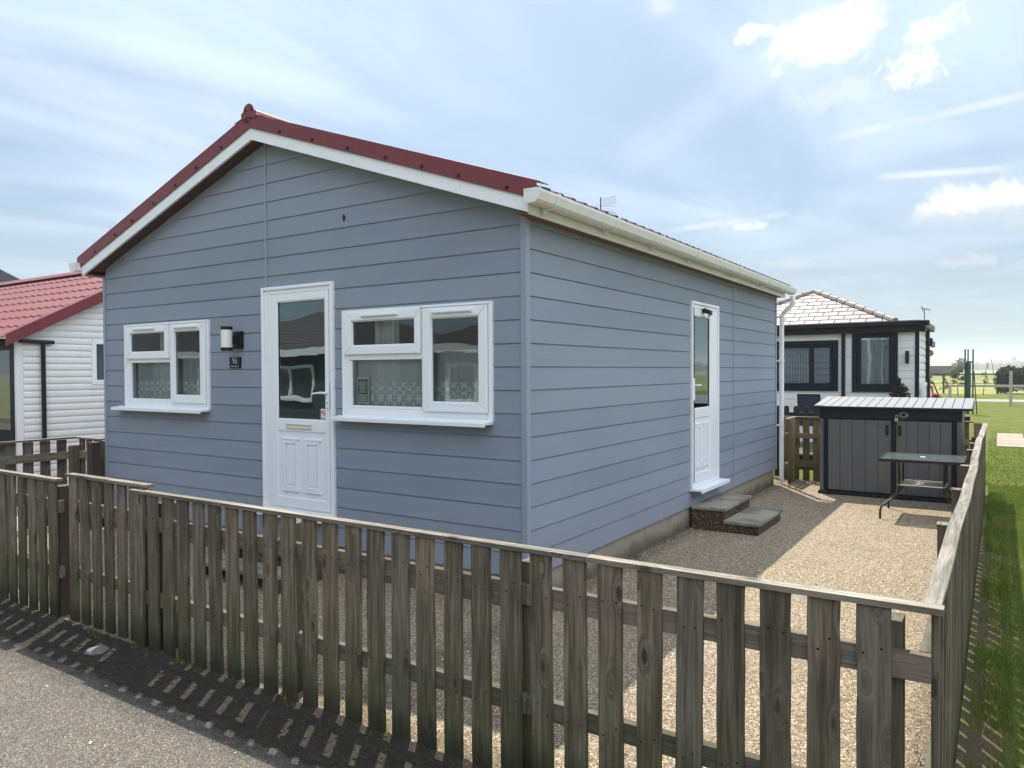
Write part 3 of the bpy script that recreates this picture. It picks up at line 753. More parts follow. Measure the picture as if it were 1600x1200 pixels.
# ------------------------------------------------------------------ doors and windows of the chalet
def rect_ring(mb, P, a, b_, in0, in1, d0, d1):
    """four bars of a frame (outer rect a..b, inner rect) between depths d0,d1; P maps (u,d,z)"""
    (u0, z0), (u1, z1) = a, b_; (i0, k0), (i1, k1) = in0, in1
    def bar(ua, za, ub, zb):
        p = [P(ua, d0, za), P(ub, d0, za), P(ub, d1, za), P(ua, d1, za), P(ua, d0, zb), P(ub, d0, zb), P(ub, d1, zb), P(ua, d1, zb)]
        mb.hexa(p)
    # mitred bars
    def quad(pts):
        mb.hexa([P(pts[0][0], d0, pts[0][1]), P(pts[1][0], d0, pts[1][1]), P(pts[1][0], d1, pts[1][1]), P(pts[0][0], d1, pts[0][1]),
                 P(pts[3][0], d0, pts[3][1]), P(pts[2][0], d0, pts[2][1]), P(pts[2][0], d1, pts[2][1]), P(pts[3][0], d1, pts[3][1])])
    e = .0006
    quad([(u0+e, z0), (u1-e, z0), (i1-e, k0), (i0+e, k0)]); quad([(i0+e, k1), (i1-e, k1), (u1-e, z1), (u0+e, z1)])
    quad([(u0, z0+e), (i0, k0+e), (i0, k1-e), (u0, z1-e)]); quad([(i1, k0+e), (u1, z0+e), (u1, z1-e), (i1, k1-e)])
def hx(mb, P, u0, u1, d0, d1, z0, z1):
    mb.hexa([P(u0, d0, z0), P(u1, d0, z0), P(u1, d1, z0), P(u0, d1, z0), P(u0, d0, z1), P(u1, d0, z1), P(u1, d1, z1), P(u0, d1, z1)])
def pane(P, parent, u0, u1, z0, z1, d, m_=None):
    b = MB(); b.face([P(u0, d, z0), P(u1, d, z0), P(u1, d, z1), P(u0, d, z1)]); return b.build('pane', m_ or M_GLASS, parent, fix=False)

def chalet_window(W_, uc, sashTL, glTL, glBL, sashR, glR, vents, sill, label):
    w = thing('window', (W_[0], 0, W_[2]), None, None); w.parent = chalet; w.location = Vector((W_[0], 0, W_[2]))-wloc(chalet)
    w['label'] = label
    P = fm; u0, u1, z0, z1 = W_
    b = MB(); rect_ring(b, P, (u0, z0), (u1, z1), (u0+.032, z0+.02), (u1-.032, z1-.02), -.020, .02); b.build('trim', M_UPVC, w, .003)
    b = MB(); rect_ring(b, P, (u0+.032, z0+.02), (u1-.032, z1-.02), (u0+.075, z0+.075), (u1-.075, z1-.06), -.006, .06)
    hx(b, P, uc-.022, uc+.022, -.004, .058, z0+.076, z1-.061)            # mullion
    hx(b, P, u0+.0755, uc-.0225, -.004, .058, glBL[3]+.003, sashTL[2]+.03)       # transom
    hx(b, P, u0+.0755, uc-.0225, -.0045, .055, z0+.0755, glBL[2]-.001)
    hx(b, P, u0+.0755, glBL[0], -.0045, .055, glBL[2], glBL[3]); hx(b, P, glBL[1], uc-.0225, -.0045, .055, glBL[2], glBL[3])
    b.build('frame', M_UPVC, w, .004)
    for sa, gl in ((sashTL, glTL), (sashR, glR)):
        b = MB(); rect_ring(b, P, (sa[0], sa[2]), (sa[1], sa[3]), (gl[0], gl[2]), (gl[1], gl[3]), -.030, .03)
        s_ = b.build('sash', M_UPVC, w, .007, seg=3)
        g_ = MB(); rect_ring(g_, P, (gl[0], gl[2]), (gl[1], gl[3]), (gl[0]+.008, gl[2]+.008), (gl[1]-.008, gl[3]-.008), -.018, .01); g_.build('gasket', M_BLACK if False else M_UPVC, s_, .003)
        pane(P, s_, gl[0]+.006, gl[1]-.006, gl[2]+.006, gl[3]-.006, -.008)
    pane(P, w, glBL[0], glBL[1], glBL[2], glBL[3], .012)
    for a, c, zz in vents:
        v = MB(); hx(v, P, a, c, -.052, -.0305, zz-.011, zz+.011); hx(v, P, a+.01, c-.01, -.058, -.0525, zz-.006, zz+.009); v.build('trickle_vent', M_UPVC, w, .004)
    s_ = MB(); e = sill
    s_.hexa([P(e[0], -.105, z0-.018), P(e[1], -.105, z0-.018), P(e[1], .02, z0-.018), P(e[0], .02, z0-.018), P(e[0], -.105, z0-.002), P(e[1], -.105, z0-.002), P(e[1], .02, z0+.012), P(e[0], .02, z0+.012)])
    hx(s_, P, e[0], e[1], -.112, -.1055, z0-.034, z0-.002); s_.build('sill', M_UPVC, w, .003)
    return w
chalet_window(W2, -.972, (-1.848, -.996, 1.938, 2.302), (-1.763, -1.055, 2.012, 2.226), (-1.783, -.986, 1.503, 1.888),
              (-.966, -.335, 1.470, 2.296), (-.885, -.416, 1.544, 2.216), ((-1.63, -1.225, 2.266), (-.865, -.465, 2.258)), (-1.945, -.30),
              'larger white window between the front door and the corner')
chalet_window(W1, -4.44, (-5.266, -4.462, 1.945, 2.304), (-5.188, -4.53, 2.018, 2.23), (-5.203, -4.458, 1.512, 1.90),
              (-4.424, -3.82, 1.474, 2.302), (-4.355, -3.91, 1.553, 2.227), ((-5.10, -4.70, 2.27), (-4.33, -3.93, 2.263)), (-5.44, -3.79),
              'smaller-looking white window left of the wall lamp')

def chalet_door(P, u0, u1, z0, z1, flip, name, label, letterbox, glz, fr=.085):
    d = thing(name, P(u0, 0, z0), None, None); d.parent = chalet; d.location = Vector(P(u0, 0, z0))-wloc(chalet); d['label'] = label
    b = MB(); rect_ring(b, P, (u0, z0), (u1, z1), (u0+.035, z0+.02), (u1-.035, z1-.03), -.024, .02); b.build('trim', M_UPVC, d, .004)
    b = MB(); rect_ring(b, P, (u0+.035, z0+.02), (u1-.035, z1-.03), (u0+fr, z0+.055), (u1-.06, z1-.07), -.010, .06); b.build('frame', M_UPVC, d, .005)
    L0, L1, B0, B1 = u0+fr+.003, u1-.063, z0+.058, z1-.073       # leaf
    g0, g1, gz0, gz1 = glz
    leaf = MB()
    hx(leaf, P, L0, g0, -.018, .03, B0, B1); hx(leaf, P, g1, L1, -.018, .03, B0, B1)
    hx(leaf, P, g0+.0003, g1-.0003, -.018, .03, gz1, B1); hx(leaf, P, g0+.0003, g1-.0003, -.018, .03, gz0-.11, gz0); hx(leaf, P, g0+.0003, g1-.0003, -.018, .03, B0, B0+.10)
    lf = leaf.build('leaf', M_UPVC, d, .006, seg=3)
    pn = MB(); hx(pn, P, g0-.002, g1+.002, -.010, .02, B0+.098, gz0-.108)
    w = (g1-g0)
    for a, c in ((g0+.12*w, g0+.43*w), (g0+.57*w, g0+.88*w)):
        rect_ring(pn, P, (a, B0+.17), (c, gz0-.19), (a+.035, B0+.205), (c-.035, gz0-.225), -.022, -.0102)
        hx(pn, P, a+.045, c-.045, -.0165, -.0103, B0+.215, gz0-.235)
        hx(pn, P, a-.012, c+.012, -.024, -.0104, gz0-.189, gz0-.172); hx(pn, P, a-.012, c+.012, -.024, -.0104, B0+.152, B0+.169)
    pn.build('panel', M_UPVC, d, .004, seg=3)
    pane(P, d, g0, g1, gz0, gz1, .0, M_GLASSR)
    gk = MB(); rect_ring(gk, P, (g0, gz0), (g1, gz1), (g0+.009, gz0+.009), (g1-.009, gz1-.009), -.012, -.003); gk.build('glazing_bead', M_UPVC, lf, .003)
    gk = MB(); rect_ring(gk, P, (g0+.0095, gz0+.0095), (g1-.0095, gz1-.0095), (g0+.013, gz0+.013), (g1-.013, gz1-.013), -.006, -.002); gk.build('gasket', M_BLACK, lf)
    return d, lf, (L0, L1)
fd, lf, _ = chalet_door(fm, *DOOR, False, 'front_door', 'white front door with letterbox beside the larger window', True, (-2.738, -2.097, 1.355, 2.445), .115)
lb = MB(); rect_ring(lb, fm, (-2.612, 1.272), (-2.268, 1.318), (-2.600, 1.283), (-2.280, 1.307), -.030, -.0175); hx(lb, fm, -2.601, -2.279, -.025, -.0175, 1.282, 1.308); lb.build('letterbox', mat('cream_letterbox', base=(.62, .6, .5), rough=.35), fd, .003)
hd = MB(); hx(hd, fm, -2.078, -2.045, -.030, -.0185, 1.47, 1.70); hd.tube([(-2.062, -.03, 1.605), (-2.062, -.062, 1.605)], .011, 10); hd.tube([(-2.062, -.062, 1.605), (-2.11, -.068, 1.606), (-2.215, -.062, 1.598)], [.011, .010, .008], 10)
hd.build('handle', M_UPVC, fd, .003); MB().tube([(-2.062, -.029, 1.515), (-2.062, -.032, 1.515)], .007, 10).build('keyhole', M_DARK, fd)
st = MB(); hx(st, fm, -2.17, -2.10, -.0045, -.003, 1.37, 1.462)
st_o = st.build('sticker', M_PAPER, fd)
rg = MB(); cx, cz = -2.135, 1.427
ringp = [(cx+.024*math.cos(a*.2618), -.0065, cz+.024*math.sin(a*.2618)) for a in range(25)]
rg.tube(ringp, .0025, 6); rg.tube([(cx-.016, -.0065, cz+.016), (cx+.016, -.0065, cz-.016)], .0025, 6); rg.build('no_smoking_ring', M_REDINK, st_o)
ink = MB(); hx(ink, fm, cx-.015, cx+.013, -.0056, -.005, cz-.004, cz+.003)
for k in range(9): hx(ink, fm, -2.165+k*.0068, -2.161+k*.0068, -.0056, -.005, 1.378, 1.386)
ink.build('printing', M_BLACK, st_o)
# threshold under front door
sl_ = MB(); hx(sl_, fm, -2.99, -1.96, -.09, .02, DOOR[2]-.03, DOOR[2]-.001); sl_.build('threshold', M_UPVC, fd, .004)
P2 = lambda u, d, z: (-d, u, z)
sd, lf2, _ = chalet_door(P2, *SDOOR, True, 'side_door', 'white side door with glazed upper half above the two steps', False, (3.56, 4.112, 1.35, 2.413), .075)
s_ = MB(); hx(s_, P2, 3.46, 4.50, -.13, .02, .425, .448); hx(s_, P2, 3.46, 4.50, -.137, -.1305, .405, .448); s_.build('sill', M_UPVC, sd, .003)
hd = MB(); hx(hd, P2, 3.515, 3.545, -.030, -.0185, 1.45, 1.70); hd.tube([(.03, 3.53, 1.62), (.065, 3.53, 1.62), (.068, 3.57, 1.62), (.062, 3.67, 1.615)], .009, 10); hd.build('handle', M_UPVC, sd, .002)

# curtains hang inside: things of their own
def curtain(name, m_, x0, x1, z0, z1, y, amp, wl, label, cat, sway=0, grp=None):
    b = MB(); n = int((x1-x0)/.008); nz = 6
    def pt(i, k):
        u = i/n; t = k/nz; x = x0+(x1-x0)*u
        xx = x+sway*(1-t)*(u-.5)
        return (xx, y+amp*math.sin(x*6.283/wl+.8*math.sin(x*9))*(.6+.4*(1-t))+.3*amp*math.sin(x*41), z0+(z1-z0)*t)
    for i in range(n):
        for k in range(nz): b.face([pt(i, k), pt(i+1, k), pt(i+1, k+1), pt(i, k+1)])
    return tag(b.build(name, m_, fix=False, smooth=False), label, cat, grp)
curtain('lace_curtain', M_LACE, -1.80, -.96, 1.48, 1.96, .078, .010, .11, 'lace net curtain behind the lower left pane of the window by the corner', 'curtain', grp='lace curtains in the front windows')
curtain('lace_curtain', M_LACE, -.95, -.38, 1.48, 1.96, .074, .010, .09, 'lace net curtain behind the right pane of the window nearest the corner', 'curtain', grp='lace curtains in the front windows')
curtain('lace_curtain', M_LACE, -5.25, -4.43, 1.48, 1.96, .078, .010, .11, 'lace net curtain low in the wide left half of the window beyond the lamp', 'curtain', grp='lace curtains in the front windows')
curtain('lace_curtain', M_LACE, -4.42, -3.85, 1.48, 1.96, .074, .010, .09, 'lace net curtain behind the pane nearest the black wall lamp', 'curtain', grp='lace curtains in the front windows')
curtain('drape', M_CURT, -1.62, -1.36, 1.45, 2.40, .125, .02, .06, 'sheer white drape behind the opening top pane of the corner window', 'curtain', grp='sheer drapes')
curtain('drape', M_CURT, -4.86, -4.55, 1.45, 2.40, .125, .02, .06, 'sheer white drape behind the top pane of the window beyond the lamp', 'curtain', grp='sheer drapes')
# framed green notice in the window
nt = thing('notice', (-1.70, .05, 1.51), 'green printed notice in a pale frame, standing in the lower left of the corner window', 'notice')
MB().box((-1.775, .050, 1.515), (-1.635, .058, 1.745)).build('frame', M_PAPER, nt); MB().box((-1.762, .0470, 1.53), (-1.648, .0498, 1.725)).build('print', M_GREEN, nt)
tx = MB(); zz = 1.712
for k in range(9):
    zz -= .0115; ww = random.uniform(.06, .095)
    tx.box((-1.705-ww/2, .0455, zz), (-1.705+ww/2, .0468, zz+.006))
for k in range(3): tx.box((-1.755, .0455, 1.538+k*.021), (-1.655, .0468, 1.552+k*.021))
tx.build('lettering', M_PAPER, nt)

# ------------------------------------------------------------------ wall fittings
lamp = thing('wall_lamp', (-3.30, 0, 2.1), 'black wall lamp with a frosted white tube beside the front door', 'lamp')
MB().box((-3.365, -.034, 2.02), (-3.245, .002, 2.19)).build('back_plate', M_BLACK, lamp, .003)
MB().box((-3.335, -.075, 2.06), (-3.275, -.0345, 2.15)).build('arm', M_BLACK, lamp, .003)
LX, LY = -3.335, -.125
MB().lathe((LX, LY, 0), [(.052, 2.032), (.052, 2.205)], 28).build('tube', M_LAMPW, lamp, smooth=False)
MB().lathe((LX, LY, 0), [(.056, 2.203), (.056, 2.235)], 28).build('end_cap', M_BLACK, lamp, .002)
MB().lathe((LX, LY, 0), [(.056, 2.0), (.056, 2.033)], 28).build('end_cap', M_BLACK, lamp, .002)
hn = thing('house_number', (-3.366, 0, 1.886), 'small square black slate plaque reading 96 under the wall lamp', 'number plaque')
MB().box((-3.449, -.014, 1.833), (-3.284, .002, 1.942)).build('plaque', M_BLACK, hn, .002)
def text(s, size, loc, m_, parent, name, rot=(R(90), 0, 0), ext=.0006):
    c = bpy.data.curves.new(name, 'FONT'); c.body = s; c.size = size; c.space_character = 1.12; c.align_x = 'CENTER'; c.align_y = 'CENTER'; c.extrude = ext
    t = bpy.data.objects.new(name, c); COL.objects.link(t)
    dg = bpy.context.evaluated_depsgraph_get(); me = bpy.data.meshes.new_from_object(t.evaluated_get(dg)); bpy.data.objects.remove(t)
    o = bpy.data.objects.new(name, me); me.materials.clear(); me.materials.append(m_); COL.objects.link(o)
    o.rotation_euler = rot; o.parent = parent; o.location = Vector(loc)-wloc(parent); return o
t_ = text('96', .088, (-3.366, -.0152, 1.903), M_LETTER, hn, 'numeral'); t_.scale = (.74, 1.0, 1)
text('', .02, (-3.366, -.0152, 1.85), M_LETTER, hn, 'lettering') if False else None
tx = MB()
for k in range(8): tx.box((-3.425+k*.0148, -.0153, 1.847), (-3.4155+k*.0148, -.0141, 1.847+random.choice((.007, .011, .009))))
tx.build('small_print', M_LETTER, hn)
fl = thing('security_light', (.03, 3.9, 2.47), 'small black security light fixed over the glass of the side door', 'security light')
MB().box((.024, 3.80, 2.45), (.045, 3.88, 2.50)).build('bracket', M_BLACK, fl, .004)
q = MB(); q.hexa([(.045, 3.79, 2.455), (.115, 3.82, 2.425), (.115, 3.90, 2.425), (.045, 3.88, 2.455), (.045, 3.79, 2.51), (.115, 3.82, 2.475), (.115, 3.90, 2.475), (.045, 3.88, 2.51)]); q.build('housing', M_BLACK, fl, .006)
MB().lathe((.09, 3.86, 0), [(.014, 2.405), (.022, 2.43)], 14).build('lens', mat('cream_sensor', base=(.6, .55, .4), rough=.3), fl)
hk = MB().tube([(-1.86, .002, 3.13), (-1.86, -.012, 3.13)], .012, 10).tube([(-1.86, -.006, 3.10), (-1.86, -.006, 3.155)], .006, 8).build('wall_fixing', M_NAIL)
tag(hk, 'small dull metal fixing high on the gable boards above the corner window', 'fixing')

# steps to side door
stp = thing('door_steps', (.38, 3.95, 0), 'pair of pebble-dashed block steps with grey slab tops below the side door', 'steps')
MB().box((.004, 3.49, -.02), (.375, 4.50, .225)).build('riser_block', M_PEB, stp, .008)
MB().box((.376, 3.49, -.02), (.745, 4.48, .095)).build('riser_block', M_PEB, stp, .008)
def slab(x0, x1, y0, y1, z0, z1, parent):
    b = MB(); n = 8
    def ring(z, e=0): return [(x0-e, y0-e, z), (x1+e, y0-e, z), (x1+e, y1+e, z), (x0-e, y1+e, z)]
    b.loft([ring(z0), ring(z1)]); return b.build('slab', M_SLAB, parent, .006)
slab(.004, .395, 3.475, 4.515, .226, .262, stp); slab(.376, .765, 3.47, 4.50, .096, .132, stp)
# timber step below the front door
ts = thing('timber_step', (-2.45, -.3, 0), 'weathered timber step below the front door behind the picket fence', 'steps')
MB().box((-3.0, -.42, .27), (-1.95, -.26, .305)).build('tread', M_CAPX, ts, .004); MB().box((-3.0, -.25, .27), (-1.95, -.095, .305)).build('tread', M_CAPX, ts, .004)
MB().box((-3.0, -.72, .11), (-1.95, -.46, .145)).build('tread', M_CAPX, ts, .004)
for x in (-2.97, -1.98): MB().box((x-.02, -.68, .0), (x+.02, -.1, .10)).box((x-.02, -.42, .101), (x+.02, -.1, .268)).build('side_board', M_WOODX, ts, .003)

# ------------------------------------------------------------------ picket fences
def picket_mesh(w, t, h, seed, style='flat'):
    rd = random.Random(seed); n = 10; rings = []
    lean = rd.uniform(-.003, .003)
    for k in range(n+1):
        z = h*k/n; j = lambda: rd.uniform(-.0019, .0019)
        l, r_ = -w/2+j()+lean*k/n, w/2+j()+lean*k/n
        rings.append([(l, 0, z), (r_, 0, z), (r_, t, z), (l, t, z)])
    if style == 'round':
        for k in range(1, 6):
            a = k/6*math.pi/2; s_ = math.cos(a)*w/2; z = h+math.sin(a)*w/2
            rings.append([(-s_, 0, z), (s_, 0, z), (s_, t, z), (-s_, t, z)])
    b = MB(); b.loft(rings); return b
PKC = {}
def picket(parent, x, y, h, w=.1, t=.021, rot=0, m_=None, var=None, nails=(.34, .84), style='flat', z0=0.0):
    v = var if var is not None else random.randrange(6)
    key = (round(w, 3), round(h, 2), v, (m_ or M_WOOD).name, style, bool(nails))
    if key not in PKC:
        b = picket_mesh(w, t, h, v, style)
        if nails:
            for nz in nails:
                for sx in (-.24, .24):
                    cx = sx*w+random.uniform(-.008, .008); cz = nz+random.uniform(-.03, .03)
                    b.tube([(cx, .001, cz), (cx, -.0008, cz)], .0052, 7, 1)
        o = b.build('picket', [m_ or M_WOOD, M_NAIL], None)
        md = o.modifiers.new('bevel', 'BEVEL'); md.width = .0018; md.segments = 1; md.limit_method = 'ANGLE'
        COL.objects.unlink(o); PKC[key] = o
    o = PKC[key].copy(); o.name = 'picket'; COL.objects.link(o); o.parent = parent
    o.location = Vector((x, y, z0+random.uniform(-.003, .0)))-wloc(parent); o.rotation_euler = (random.uniform(-.003, .003), random.uniform(-.008, .008) if not rot else 0, rot+random.uniform(-.02, .02))
    return o
ZC = 1.03
GRP = 'weathered picket fence runs around the yard'
def rail(parent, a, b_, m_, name='rail'):
    c = (Vector(a)+Vector(b_))/2
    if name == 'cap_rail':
        q = MB().box(a, b_); q.mi = [1, 0, 1, 1, 1, 1]  # bleached top; lit top and shaded sides are also put into the wood colours
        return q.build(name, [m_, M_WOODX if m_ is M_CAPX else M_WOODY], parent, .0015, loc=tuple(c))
    return MB().box(a, b_).build(name, m_, parent, .003, loc=tuple(c))
def post(parent, x, y, h, s=.09, m_=None, cap=False, name='post', zb=-.05):
    o = MB().box((x-s/2, y-s/2, zb), (x+s/2, y+s/2, h)).build(name, m_ or M_POST, parent, .004, loc=(x, y, 0))
    if cap: MB().box((x-s/2-.006, y-s/2-.006, h+.001), (x+s/2+.006, y+s/2+.006, h+.014)).build('post_cap', M_CAPY, o, .003)
    return o
# near front run, right of the raised panel
ff = thing('picket_fence', (.45, -1.93, 0), 'long near run of grey-green picket fence along the road, ending at the corner', 'fence', GRP)
xs = [2.574-.1608*k for k in range(28)]
for x in xs: picket(ff, x, -1.945, 1.006, .101+random.uniform(-.003, .003))
for a, c in ((-1.83, -.36), (-.357, 1.195), (1.198, 2.735)):
    rail(ff, (a, -1.923, .772), (c, -1.885, .862), M_WOODX); rail(ff, (a, -1.923, .29), (c, -1.885, .375), M_WOODX)
for a, c in ((-1.845, .62), (.622, 1.5), (1.502, 2.772)):
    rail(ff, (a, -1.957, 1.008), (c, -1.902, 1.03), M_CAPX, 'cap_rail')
for x in (-1.60, -.40, 1.19, 2.60): post(ff, x, -1.835, .95, .098)
# raised panel
rp = thing('picket_fence', (-2.22, -1.90, 0), 'short raised picket panel standing proud beside the brown post in the road fence', 'fence', GRP)
for k in range(7): picket(rp, -2.685+.158*k, -1.90, 1.04, .094, z0=.0)
rail(rp, (-2.76, -1.878, .78), (-1.70, -1.842, .865), M_WOODX); rail(rp, (-2.76, -1.878, .30), (-1.70, -1.842, .38), M_WOODX)
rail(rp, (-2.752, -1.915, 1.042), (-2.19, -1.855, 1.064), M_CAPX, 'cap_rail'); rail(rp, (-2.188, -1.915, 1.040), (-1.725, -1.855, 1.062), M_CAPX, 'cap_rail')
gp = post(None, -2.905, -1.86, .96, .095, M_STAIN, name='gate_post'); tag(gp, 'reddish brown post in the gap between the road fence panels', 'post')
# left part
lf_ = thing('picket_fence', (-4.6, -1.93, 0), 'far left run of road fence beyond the brown post, cut by the photo edge', 'fence', GRP)
for k in range(22): picket(lf_, -2.885-.1585*k, -1.945, 1.0, .1)
rail(lf_, (-6.40, -1.923, .772), (-2.82, -1.885, .862), M_WOODX); rail(lf_, (-6.40, -1.923, .29), (-2.82, -1.885, .375), M_WOODX)
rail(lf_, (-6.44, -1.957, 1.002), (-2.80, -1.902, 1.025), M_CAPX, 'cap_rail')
for x in (-3.9, -5.2, -6.33): post(lf_, x, -1.835, .95, .09)
# right side run
rf = thing('picket_fence', (2.74, 2.8, 0), 'long side run of picket fence receding between the gravel yard and the lawn', 'fence', GRP)
k = 0; y = -1.86
while y < 7.62:
    picket(rf, 2.757, y, 1.006, .1, rot=R(90)); y += .1608; k += 1
for a, c in ((-1.88, 1.3), (1.303, 4.55), (4.553, 7.62)):
    rail(rf, (2.697, a, .772), (2.735, c, .862), M_WOODY); rail(rf, (2.697, a, .29), (2.735, c, .375), M_WOODY)
def wavy_cap(parent, x, y0, y1, w=.058):
    b = MB(); n = 40; rings = []
    for k in range(n+1):
        y = y0+(y1-y0)*k/n; xx = x+.007*math.sin(y*1.1)+.003*math.sin(y*3.7); z = 1.008+.004*math.sin(y*1.7)
        rings.append([(xx-w/2, y, z), (xx+w/2, y, z), (xx+w/2, y, z+.021), (xx-w/2, y, z+.021)])
    b.loft(rings); return b.build('cap_rail', M_CAPY, parent, .002, loc=(x, (y0+y1)/2, 1.0))
wavy_cap(rf, 2.742, -1.9015, 3.2); wavy_cap(rf, 2.742, 3.203, 7.66)
for y in (.60, 2.21, 3.93, 5.55, 6.45, 7.25): post(rf, 2.648, y, .83+random.uniform(-.01, .02), .095, cap=True)
# left boundary and its return to the wall, back fence
bf = thing('picket_fence', (-6.42, -.9, 0), 'picket fence running back from the road on the left of the yard', 'fence', GRP)
y = -1.82
while y < 0.02: picket(bf, -6.44, y, 1.0, .105, rot=R(90)); y += .185
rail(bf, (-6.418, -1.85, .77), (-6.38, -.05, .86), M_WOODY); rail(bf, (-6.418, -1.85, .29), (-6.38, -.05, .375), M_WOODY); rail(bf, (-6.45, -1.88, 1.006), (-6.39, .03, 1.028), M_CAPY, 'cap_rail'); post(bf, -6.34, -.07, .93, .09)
rt = thing('picket_fence', (-6.08, 0, 0), 'very short picket return joining the left fence to the brown post at the wall corner', 'fence', GRP)
for x in (-6.30, -6.14, -5.98, -5.86): picket(rt, x, .0, 1.0, .1)
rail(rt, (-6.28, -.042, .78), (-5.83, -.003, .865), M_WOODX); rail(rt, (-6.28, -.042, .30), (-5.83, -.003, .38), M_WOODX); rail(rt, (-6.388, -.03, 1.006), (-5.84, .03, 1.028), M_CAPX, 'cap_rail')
cp = post(None, -5.80, -.115, 1.0, .10, M_STAIN, name='corner_post'); tag(cp, 'dark reddish brown post against the left corner of the grey wall', 'post')
bk = thing('picket_fence', (.4, 8.0, 0), 'tan picket fence between the rear corner of the wall and the storage box', 'fence', GRP)
for x in (-.02, .14, .30, .455, .61, .77, .93, 1.09, 1.25): picket(bk, x, 8.03, 1.006, .1, m_=M_TAN)
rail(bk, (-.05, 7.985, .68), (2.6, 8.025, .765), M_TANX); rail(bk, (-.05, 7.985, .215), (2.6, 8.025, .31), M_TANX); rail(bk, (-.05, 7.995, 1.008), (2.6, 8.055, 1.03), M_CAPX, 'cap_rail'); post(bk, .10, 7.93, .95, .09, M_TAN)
for k in range(9): picket(bk, 1.41+.155*k, 8.03, 1.006, .1, m_=M_TAN)
rail(bk, (.105, 7.42, .72), (.14, 7.885, .80), M_TANX); rail(bk, (.105, 7.42, .25), (.14, 7.885, .33), M_TANX); rail(bk, (.10, 7.42, 1.006), (.16, 7.99, 1.028), M_CAPY, 'cap_rail')
for y in (7.50, 7.66, 7.82): picket(bk, .165, y, 1.0, .1, rot=R(90), m_=M_TAN)
nb = thing('black_picket_fence', (.5, 8.3, 0), 'black round-topped picket fence just behind the tan fence', 'fence')
for k in range(23): picket(nb, -1.0+.156*k, 8.30, 1.15, .085, m_=M_DKFENCE, nails=None, style='round')
rail(nb, (-1.1, 8.325, 1.0), (2.55, 8.36, 1.08), M_DKFENCE); rail(nb, (-1.1, 8.325, .3), (2.55, 8.36, .38), M_DKFENCE)

# ------------------------------------------------------------------ storage box
sb = thing('storage_box', (1.62, 7.15, 0), 'large grey-brown resin garden storage box with a pale slatted lid and black trim', 'storage box')
X0, X1, Y0, Y1 = .74, 2.50, 6.80, 7.68
MB().box((X0-.02, Y0-.02, 0), (X1+.02, Y1, .05)).build('base', M_BLACK, sb, .006)
bd = MB(); bd.box((X0, Y0+.05, .051), (X0+.03, Y1-.01, 1.20)); bd.box((X1-.03, Y0+.05, .051), (X1, Y1-.01, 1.24)); bd.box((X0+.03, Y1-.05, .051), (X1-.03, Y1-.012, 1.24)); bd.build('body', M_BOX, sb)
def doorpanel(x0, x1, nb_):
    b = MB(); w = (x1-x0)/nb_
    b.box((x0, Y0+.012, .07), (x1, Y0+.03, 1.08))
    for k in range(nb_): b.box((x0+k*w+.004, Y0, .07), (x0+(k+1)*w-.004, Y0+.0118, 1.08))
    return b.build('door', M_BOX, sb, .003)
d1 = doorpanel(X0+.11, 1.665, 5); d2 = doorpanel(1.725, X1-.11, 5)
MB().box((1.60, Y0-.022, .88), (1.635, Y0-.001, 1.02)).build('handle', M_BLACK, d1, .004); MB().box((1.755, Y0-.022, .88), (1.79, Y0-.001, 1.02)).build('handle', M_BLACK, d2, .004)
for a, c in ((X0+.055, X0+.1095), (1.6655, 1.7245), (X1-.1095, X1-.055)): MB().box((a, Y0-.008, .051), (c, Y0+.04, 1.09)).build('upright', M_NAVY, sb, .004)
for a, c in ((X0, X0+.0545), (X1-.0545, X1)): MB().box((a, Y0+.001, .051), (c, Y0+.049, 1.09)).build('corner', M_BOX, sb, .004)
MB().box((X0-.005, Y0-.012, 1.0905), (X1+.005, Y0+.05, 1.235)).build('header', M_BLACK, sb, .006)
# lid: slatted, sloping up to the back
lid = MB(); n = 17; lx0, lx1 = X0-.07, X1+.12; ly0, ly1 = Y0-.09, Y1+.03; w = (lx1-lx0)/n
lid.hexa([(lx0, ly0, 1.238), (lx1, ly0, 1.238), (lx1, ly1, 1.34), (lx0, ly1, 1.34), (lx0, ly0, 1.262), (lx1, ly0, 1.262), (lx1, ly1, 1.364), (lx0, ly1, 1.364)], 1)
for k in range(n):
    a, c = lx0+k*w+.004, lx0+(k+1)*w-.004
    lid.hexa([(a, ly0+.003, 1.2625), (c, ly0+.003, 1.2625), (c, ly1, 1.3645), (a, ly1, 1.3645), (a, ly0+.003, 1.272), (c, ly0+.003, 1.272), (c, ly1, 1.374), (a, ly1, 1.374)], 0)
lid.build('lid', [M_LID, M_BLACK], sb, .002)
gs = MB(); gs.hexa([(X0+.02, Y0+.05, 1.2), (X1-.02, Y0+.05, 1.2), (X1-.02, Y1-.02, 1.2), (X0+.02, Y1-.02, 1.2), (X0+.02, Y0+.05, 1.237), (X1-.02, Y0+.05, 1.237), (X1-.02, Y1-.02, 1.325), (X0+.02, Y1-.02, 1.325)]); gs.build('lid_rim', M_BLACK, sb)
pl = thing('padlock', (1.73, Y0-.03, 1.10), 'small steel padlock hanging at the middle of the storage box', 'padlock')
MB().box((1.715, Y0-.048, 1.075), (1.755, Y0-.03, 1.115)).build('body', M_CHROME, pl, .004)
MB().tube([(1.722, Y0-.039, 1.114)]+[(1.735+.013*math.cos(a), Y0-.039, 1.15+.013*math.sin(a)) for a in (3.14, 2.3, 1.57, .8, 0)]+[(1.748, Y0-.039, 1.114)], .0035, 8).build('shackle', M_CHROME, pl)
ch = MB()
